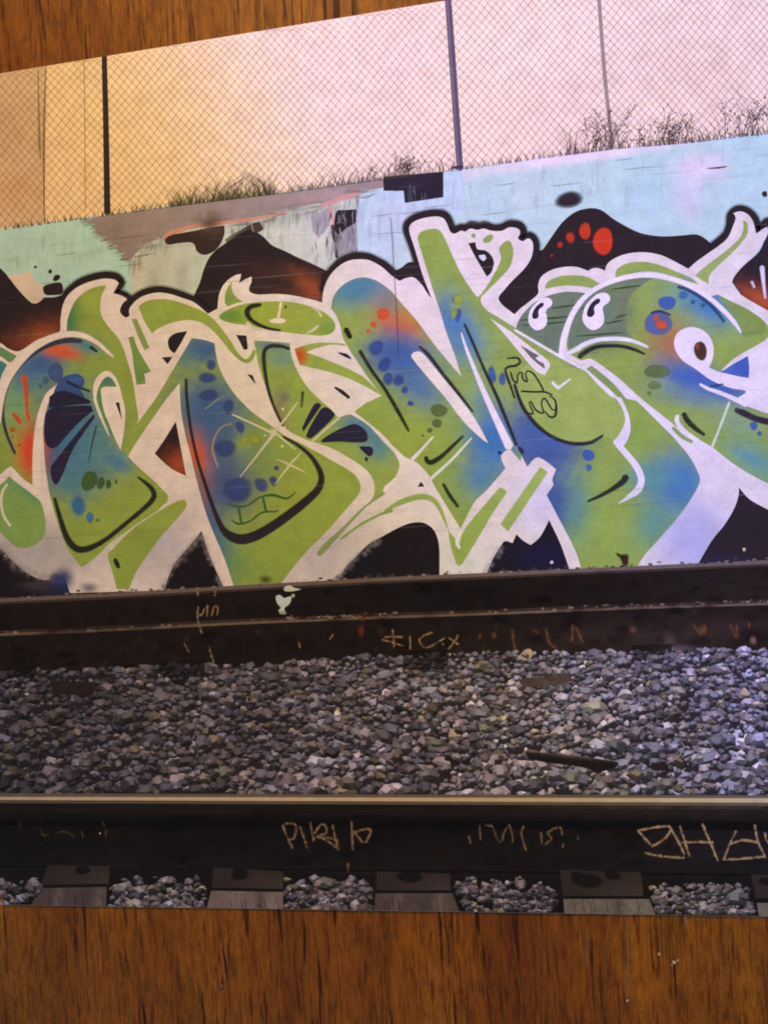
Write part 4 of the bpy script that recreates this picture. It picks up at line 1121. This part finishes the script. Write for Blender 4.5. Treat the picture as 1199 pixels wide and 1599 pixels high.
scratch(R_, "scratched_writing", 799, 880, ["0,310 14,400", "95,310 120,320", "160,310 175,370 205,395", "285,290 280,360", "300,300 330,368", "850,290 880,330", "900,285 905,330", "1020,285 1050,350", "1050,290 1055,340", "1108,280 1110,300"], '7a4f30', [3, 4.5, 2], 12, .6)
for x, y, rx, ry, c in ((564, 985, 7, 12, '6a3424'), (566, 966, 8, 5, '6a3a28'), (749, 994, 4, 6, '5f4430'), (771, 992, 5, 7, '6a4a32'), (988, 983, 8, 7, '6a4a3c'), (1175, 1000, 7, 8, '8a6e62'), (1095, 985, 8, 10, '6a4c36'), (201, 1015, 3, 2, '5a4030')):
    spot("rust_spot", R_, x, y, rx, ry, 0, c, 12, .8, .8)
spot("rail_dust", R_, 1050, 1016, 60, 14, 0, '86727a', 12, .6, .95); spot("rail_dust", R_, 1045, 1000, 14, 18, 0, '6e5a5a', 12, .5, .95)
area("paint_splash", R_, "444,917 453,914 460,918 471,920* 458,923 445,923", 'c8cfc6', 12.3); area("paint_splash", R_, "431,931 438,929 444,934 455,931 453,942 444,950 446,957 440,959 435,953 439,949 433,942", 'c3d2d0', 12.3)
spot("paint_splash", R_, 458, 930, 3, 3, 0, 'b8c0b8', 12.4); spot("paint_splash", R_, 442, 957, 7, 2.5, 0, 'a8b0a4', 12.4, .8)
area("printed_stone", R_, "812,1022* 820,1014 829,1014 831,1024 822,1031 813,1029", field('b09a7c', (826, 1018, 5, 4, 0, 'c8b494', .8)), 18, 3)

# ------------------------------------------------------------------ ballast
bal_bed = area("printed_ballast", pr, S([(x, y - 6) for x, y in RB] + [(XR, 1262), (XL, 1262)]), field('2c2528', (1000, 1130, 300, 120, 0, '302a34', .8), noise=.1), 9.5, 10)


def lum(x, y):
    """how pale the stones are, print tone and painted light together"""
    a = 0.085 + 0.125 * min(1, max(0, (x - 100) / 800)) + 0.045 * min(1, max(0, (y - 1060) / 170)) * min(1, max(0, (x - 150) / 300))  # paler towards the right: partly the light, put into the ink
    if x < 330 and y > 1130: a += 0.012
    a += 0.035 * math.exp(-((x - 860) / 160) ** 2 - ((y - 1130) / 70) ** 2)
    return a * (1 + .12 * math.sin(x * .021 + y * .013))


def stone(cx, cy, r, V, F, Cc, level, bright=None, tint=None, flat=.74):
    n = random.choice((5, 5, 6, 6, 7))
    ph = random.random() * 6.3
    el = random.uniform(.72, 1.35)
    tilt = random.uniform(-.6, .6)
    rim = []
    for k in range(n):
        t = ph + 2 * math.pi * k / n + random.uniform(-.34, .34)
        rr = r * random.uniform(.72, 1.25)
        u, v = rr * math.cos(t) * el, rr * math.sin(t) * flat / el ** .3
        rim.append((cx + u * math.cos(tilt) - v * math.sin(tilt), cy + u * math.sin(tilt) + v * math.cos(tilt)))
    ox, oy = random.uniform(-.3, .3) * r, random.uniform(-.38, .08) * r
    top = [(cx + ox + (p[0] - cx) * random.uniform(.35, .6), cy + oy + (p[1] - cy) * random.uniform(.35, .6)) for p in rim]
    L0 = bright if bright else lum(cx, cy) * math.exp(random.gauss(0, .42))
    if bright is None and random.random() < .06: L0 *= 1.9
    if tint is None:
        q = random.random()
        tint = (1.05, .91, 1.10) if q < .55 else (.95, .93, 1.3) if q < .90 else (1.18, 1.0, .78) if q < .95 else (1.06, .90, .88)
    Q = TA(rim + top)
    b = len(V)
    z = Z(level)
    for q in Q:
        V.append((min(max(q[0], PX0), PX1), min(max(q[1], PY0 + BORDER), PY1), z))

    def c(s):
        return tuple(min(.9, L0 * s * t) for t in tint) + (1.0,)
    tc_ = c(random.uniform(1.05, 1.4))
    F.append(tuple(b + n + k for k in range(n))); Cc.extend([tc_] * n)
    for k in range(n):
        k2 = (k + 1) % n
        mx_, my_ = (rim[k][0] + rim[k2][0]) / 2 - cx, (rim[k][1] + rim[k2][1]) / 2 - cy
        d = math.hypot(mx_, my_) + 1e-6
        sh = .66 - .66 * my_ / d - .12 * mx_ / d + random.uniform(-.12, .12)
        lo, hi = c(max(.10, sh * .8)), c(max(.22, sh * 1.1))
        F.append((b + k, b + k2, b + n + k2, b + n + k)); Cc.extend([lo, lo, hi, hi])


def stone_mesh(name, parent, spots, l0, label=None):
    V, F, Cc = [], [], []
    for (x, y, r, br, ti) in spots:
        stone(x, y, r, V, F, Cc, l0 + 5.5 * random.random(), br, ti)
    me = bpy.data.meshes.new(name)
    me.from_pydata(V, [], F)
    nz = np.zeros(len(me.polygons) * 3); me.polygons.foreach_get('normal', nz)
    set_ink(me, np.array(Cc), 'CORNER')
    o = link_mesh(name, me, INK, parent)
    return tag(o, None, kind="stuff")


sp = []
y = 1018.0
while y < 1246:
    k = (y - 1018) / 228
    st = 10.8 + 4.8 * k
    x = XL + random.uniform(0, st)
    while x < XR:
        yy = y + random.uniform(-.4, .4) * st
        if yy > rbot(x) - 4 and yy < 1243:
            r = st * random.choice((.36, .5, .6, .68, .8, 1.05))
            sp.append((x, yy, r, None, None))
        x += st * random.uniform(.75, 1.1)
    y += st * .62
stone_mesh("stones", bal_bed, sp, 11)
# pale and large stones that stand out
big = [(928, 1103, 15, .42, (1.05, 1.0, .85)), (1162, 1084, 11, .36, (1.25, 1.0, .72)), (1059, 1080, 11, .30, (1.1, 1.02, 1.0)), (1136, 1081, 9, .30, (1.05, 1, .95)), (121, 1143, 11, .17, (1.2, 1, .78)), (210, 1171, 11, .17, (1.15, 1, .75)),
       (320, 1215, 12, .24, (1.1, 1, .8)), (352, 1207, 15, .17, (1, .98, .95)), (682, 1160, 13, .17, (1, 1, 1)), (756, 1137, 12, .26, (1, 1, .9)), (785, 1121, 7, .42, (1.15, 1.05, .8)), (820, 1023, 8, .26, (1.1, 1, .8)), (1093, 1183, 7, .42, (1, 1, .95)),
       (1118, 1158, 17, .16, (.92, .93, 1.12)), (1170, 1186, 16, .20, (.95, .95, 1.08)), (960, 1165, 17, .15, (.9, .95, 1.05)), (545, 1225, 16, .15, (1.1, .98, .85)), (890, 1215, 15, .2, (1, 1, .92)), (700, 1093, 6, .36, (1.2, 1, .75)), (50, 1145, 12, .12, (1, .95, .95)), (80, 1120, 16, .10, (1, .93, .9)),
       (1150, 1210, 14, .17, (.95, .95, 1.08)), (1040, 1225, 15, .18, (1, .98, 1)), (620, 1180, 14, .15, (1, .95, .88)), (490, 1165, 12, .2, (1.1, 1, .88)), (200, 1120, 15, .10, (1, .95, .95)), (15, 1185, 14, .1, (1, .95, .92))]
stone_mesh("pale_stones", bal_bed, big, 17)
area("tie_end", bal_bed, "78,1062* 150,1066* 146,1086* 84,1084*", field('2e2524', noise=.08), 17.2, None, .85)
area("tie_end", bal_bed, "812,1062* 890,1050* 892,1064* 850,1072* 815,1073*", field('5a4c46', noise=.08), 17.2, None, .75)
area("wood_splinter", bal_bed, "818,1174* 860,1176 910,1181 965,1190* 962,1197 935,1206* 900,1196 850,1190 826,1184*", field('1d1716', (890, 1179, 60, 3, 6, '6a5a52', .9), noise=.05), 18, 4)
area("wood_splinter", bal_bed, "1012,1197* 1030,1190 1043,1188* 1043,1203* 1020,1203*", '2a1f20', 18)
strokes("wire_loop", bal_bed, [("1040,1192 1058,1181 1067,1168 1063,1158", [2, 2.4, 2.4, 1.5])], 'a0949c', 18.2, .8)

# ------------------------------------------------------------------ near rail
near = area("printed_rail", pr, S([(XL, 1246), (600, 1248), (XR, 1249), (XR, 1440), (XL, 1440)]),
            field('110c0c', (1100, 1330, 260, 50, 0, '211d24', .8), (600, 1370, 300, 40, 0, '221b1d', .8), (150, 1360, 200, 30, 0, '221b1d', .7), (1100, 1262, 300, 8, 0, '4a413e', .8), (300, 1258, 300, 6, 0, '2c2420', .6), noise=.05), 18.5, 9)
strokes("rail_head", near, [([(x, 1241.5 + .0022 * x) for x in range(XL, XR + 1, 55)], [6, 5, 5])], '6e6056', 19)
strokes("rail_head", near, [([(x, 1246.5 + .0026 * x) for x in range(XL, XR + 1, 55)], [5, 6, 7])], 'c8b698', 19.2)
strokes("rail_head", near, [([(x, 1252 + .003 * x) for x in range(XL, XR + 1, 55)], [3, 4, 5])], '7a6a58', 19.1, .7)
strokes("rail_web", near, [([(x, 1265 + .004 * x) for x in range(XL, XR + 1, 55)], [9, 11, 14])], '2c2523', 18.9, .55)
strokes("rail_web", near, [([(x, 1285 + .004 * x) for x in range(XL, XR + 1, 55)], [10, 12, 14])], '0c0909', 18.9, .6)
strokes("rail_foot", near, [([(x, 1343 + .010 * x) for x in range(XL, XR + 1, 55)], [16, 16, 18])], '2a2226', 18.9, .75)
strokes("rail_foot", near, [([(x, 1353 + .011 * x) for x in range(XL, XR + 1, 55)], [3, 3, 3])], '0b0809', 19.0, .8)
grime("rust_and_dirt", near, 420, lambda x: random.uniform(1258, 1350), ['2c2020', '080606', '33241e', '2a2428', '201a1c'], 5, 34, .4, .4, 19.02)
SC = '94795e'
scratch(near, "scratched_writing", 400, 1220, ["125,205 148,265 172,312", "140,196 180,200 190,225 175,268 150,272", "205,212 225,265 240,312", "255,192 262,235 272,278", "275,245 300,205 322,203 330,240 285,258 345,265 385,278", "360,205 372,265 386,320", "312,266 345,285 378,312", "447,190 450,250 452,316", "455,230 475,255 500,286", "460,238 520,222 538,232 515,286"], SC, [1.8, 3.2, 2.0], 19.5, .8)
scratch(near, "scratched_writing", 400, 1220, ["995,255 1005,290", "1045,210 1050,270", "1070,206 1105,210 1120,250 1140,285", "1152,278 1160,240 1185,202", "1185,202 1199,250 1200,285"], '84705c', [1.5, 2.8, 1.5], 19.5, .7)
scratch(near, "scratched_writing", 799, 1220, ["55,210 44,245 66,322", "135,240 140,290", "155,295 186,266 166,240 222,215 236,250", "240,290 238,310", "305,255 312,272"], '8a7458', [1.5, 2.8, 1.5], 19.5, .7)
scratch(near, "scratched_writing", 799, 1220, ["590,230 660,217 735,210 748,232", "590,230 655,303", "655,303 715,268 742,228", "745,225 780,285 806,342", "625,335 700,350 806,358", "785,208 805,270 830,352", "780,288 860,283 938,286", "890,200 925,280 962,370", "1048,232 1015,300 990,366", "1020,292 1080,275 1150,285", "1135,205 1150,280 1186,356", "990,366 1100,360 1184,350", "1182,240 1192,280 1210,300"], 'b29678', [2.0, 3.4, 2.0], 19.5, .85)
scratch(near, "scratched_writing", 0, 1220, ["190,215 205,250 235,250", "262,248 300,235 352,255", "385,232 392,258", "428,245 434,258", "480,188 494,210", "500,225 497,258", "100,190 95,220"], '6a5236', [1.2, 2.2, 1.2], 19.5, .6)
scratch(near, "scratched_writing", 400, 1220, ["430,385 432,425"], 'a08460', [3, 4, 1], 19.6, .7)
spot("rail_glint", near, 157, 1301, 1.5, 1.5, 0, 'd8c8b0', 19.6)
# base plates, ties and the ballast pockets between them
for pts in ([(76, 1350), (172, 1352), (170, 1381), (64, 1384)], [(333, 1354), (442, 1360), (442, 1388), (332, 1386)], [(588, 1360), (702, 1364), (703, 1392), (588, 1391)], [(874, 1358), (1000, 1362), (1004, 1400), (878, 1400)], [(1172, 1365), (1300, 1368), (1300, 1402), (1178, 1402)]):
    area("rail_plate", near, S(pts), field('352c2b', (pts[1][0], pts[2][1], 60, 22, 0, '4a3f3e', .8), noise=.06), 19.3, 6)
for x, y, rx, ry in ((375, 1364, 16, 11), (640, 1368, 22, 12), (915, 1374, 26, 14), (955, 1366, 14, 9), (130, 1358, 14, 8), (1195, 1376, 12, 8), (898, 1366, 8, 6)):
    spot("spike_head", near, x, y, rx, ry, 8, '1a1616', 19.8, .9, .5, "spike_head" and .1)
for pts in ([(62, 1385), (168, 1383), (166, 1424), (40, 1424)], [(331, 1389), (442, 1391), (443, 1430), (320, 1430)], [(586, 1393), (706, 1393), (722, 1436), (585, 1436)], [(879, 1402), (1012, 1402), (1028, 1440), (882, 1440)], [(1180, 1408), (1310, 1408), (1310, 1440), (1186, 1440)]):
    cxm = (pts[0][0] + pts[1][0]) / 2
    area("tie_end", near, S(pts), field('7a6c6c' if 300 < cxm < 500 else '564a4b' if cxm < 800 else '76706c', (cxm + 20, 1410, 8, 40, 8, '4a4242', .6), (cxm - 25, 1410, 6, 40, 12, '8c8080', .4), (cxm + 40, 1415, 10, 30, 5, '8c827c', .4), noise=.12), 19.4, 4)
    strokes("tie_end", near, [([(pts[0][0], pts[0][1] - 1), (pts[1][0], pts[1][1] - 1)], [5, 5])], '161212', 19.6)
    for _ in range(7):
        x = random.uniform(pts[0][0] + 6, pts[1][0] - 4)
        strokes("tie_crack", near, [([(x, 1394 + random.uniform(0, 12)), (x + 3, 1418), (x + 5, 1432)], [1, 1.6, 1])], '3a3232', 19.7, .45)
for pi, pts in enumerate(([(XL, 1360), (74, 1358), (62, 1388), (44, 1424), (XL, 1424)], [(173, 1354), (331, 1356), (322, 1430), (167, 1428)], [(443, 1362), (584, 1366), (586, 1434), (443, 1432)], [(706, 1364), (864, 1372), (872, 1438), (722, 1436)], [(1006, 1374), (1168, 1376), (1184, 1442), (1027, 1440)])):
    pk = area("ballast_pocket", near, S(pts), field('17120f', noise=.1), 19.9)
    sp = []
    x0, x1 = pts[0][0], pts[1][0]
    for _ in range(150):
        t, u = random.random(), random.random() ** .75
        lx = pts[0][0] + (pts[-1][0] - pts[0][0]) * u; rx_ = pts[1][0] + (pts[-2][0] - pts[1][0]) * u
        ytop_ = 1372 if pi == 1 else 1382 if pi == 4 else 1374
        x, y = lx + 5 + (rx_ - lx - 10) * t, ytop_ - 3 + 53 * u
        if y > 1424: y = 1424
        if y < ytop_ + 4 and abs(t - .5) > .42: continue
        sp.append((x, y, random.choice((4.5, 5.5, 7, 8, 10)), .17 * math.exp(random.gauss(0, .5)), None))
    if pi == 1: sp += [(270, 1394, 14, .42, (1.1, 1, .82)), (240, 1388, 14, .2, (1, 1, 1.02)), (196, 1384, 11, .26, (1, 1, 1)), (312, 1388, 7, .42, (1.1, 1, .85)), (204, 1412, 9, .34, (1.05, 1, .85))]
    if pi == 4: sp += [(1148, 1400, 21, .2, (.92, .96, 1.1)), (1112, 1392, 16, .17, (.92, .95, 1.1)), (1130, 1422, 16, .18, (.92, .95, 1.1)), (1080, 1409, 7, .4, (1.1, 1, .85)), (1020, 1386, 7, .36, (1.1, 1, .8))]
    if pi == 3: sp += [(782, 1388, 15, .15, (.92, .95, 1.1)), (783, 1419, 10, .46, (1.05, 1.05, .8)), (740, 1412, 7, .4, (1.1, 1.02, .8)), (750, 1394, 9, .2, (.95, .97, 1.05))]
    if pi == 2: sp += [(449, 1373, 6, .3, (1.15, 1, .75)), (470, 1396, 11, .2, (1, 1, 1)), (508, 1400, 15, .22, (1, 1, 1)), (560, 1388, 9, .36, (1.05, 1, .9)), (515, 1377, 13, .16, (1, .98, 1)), (500, 1417, 15, .13, (.92, .96, 1.1))]
    stone_mesh("stones", near, sp, 21)
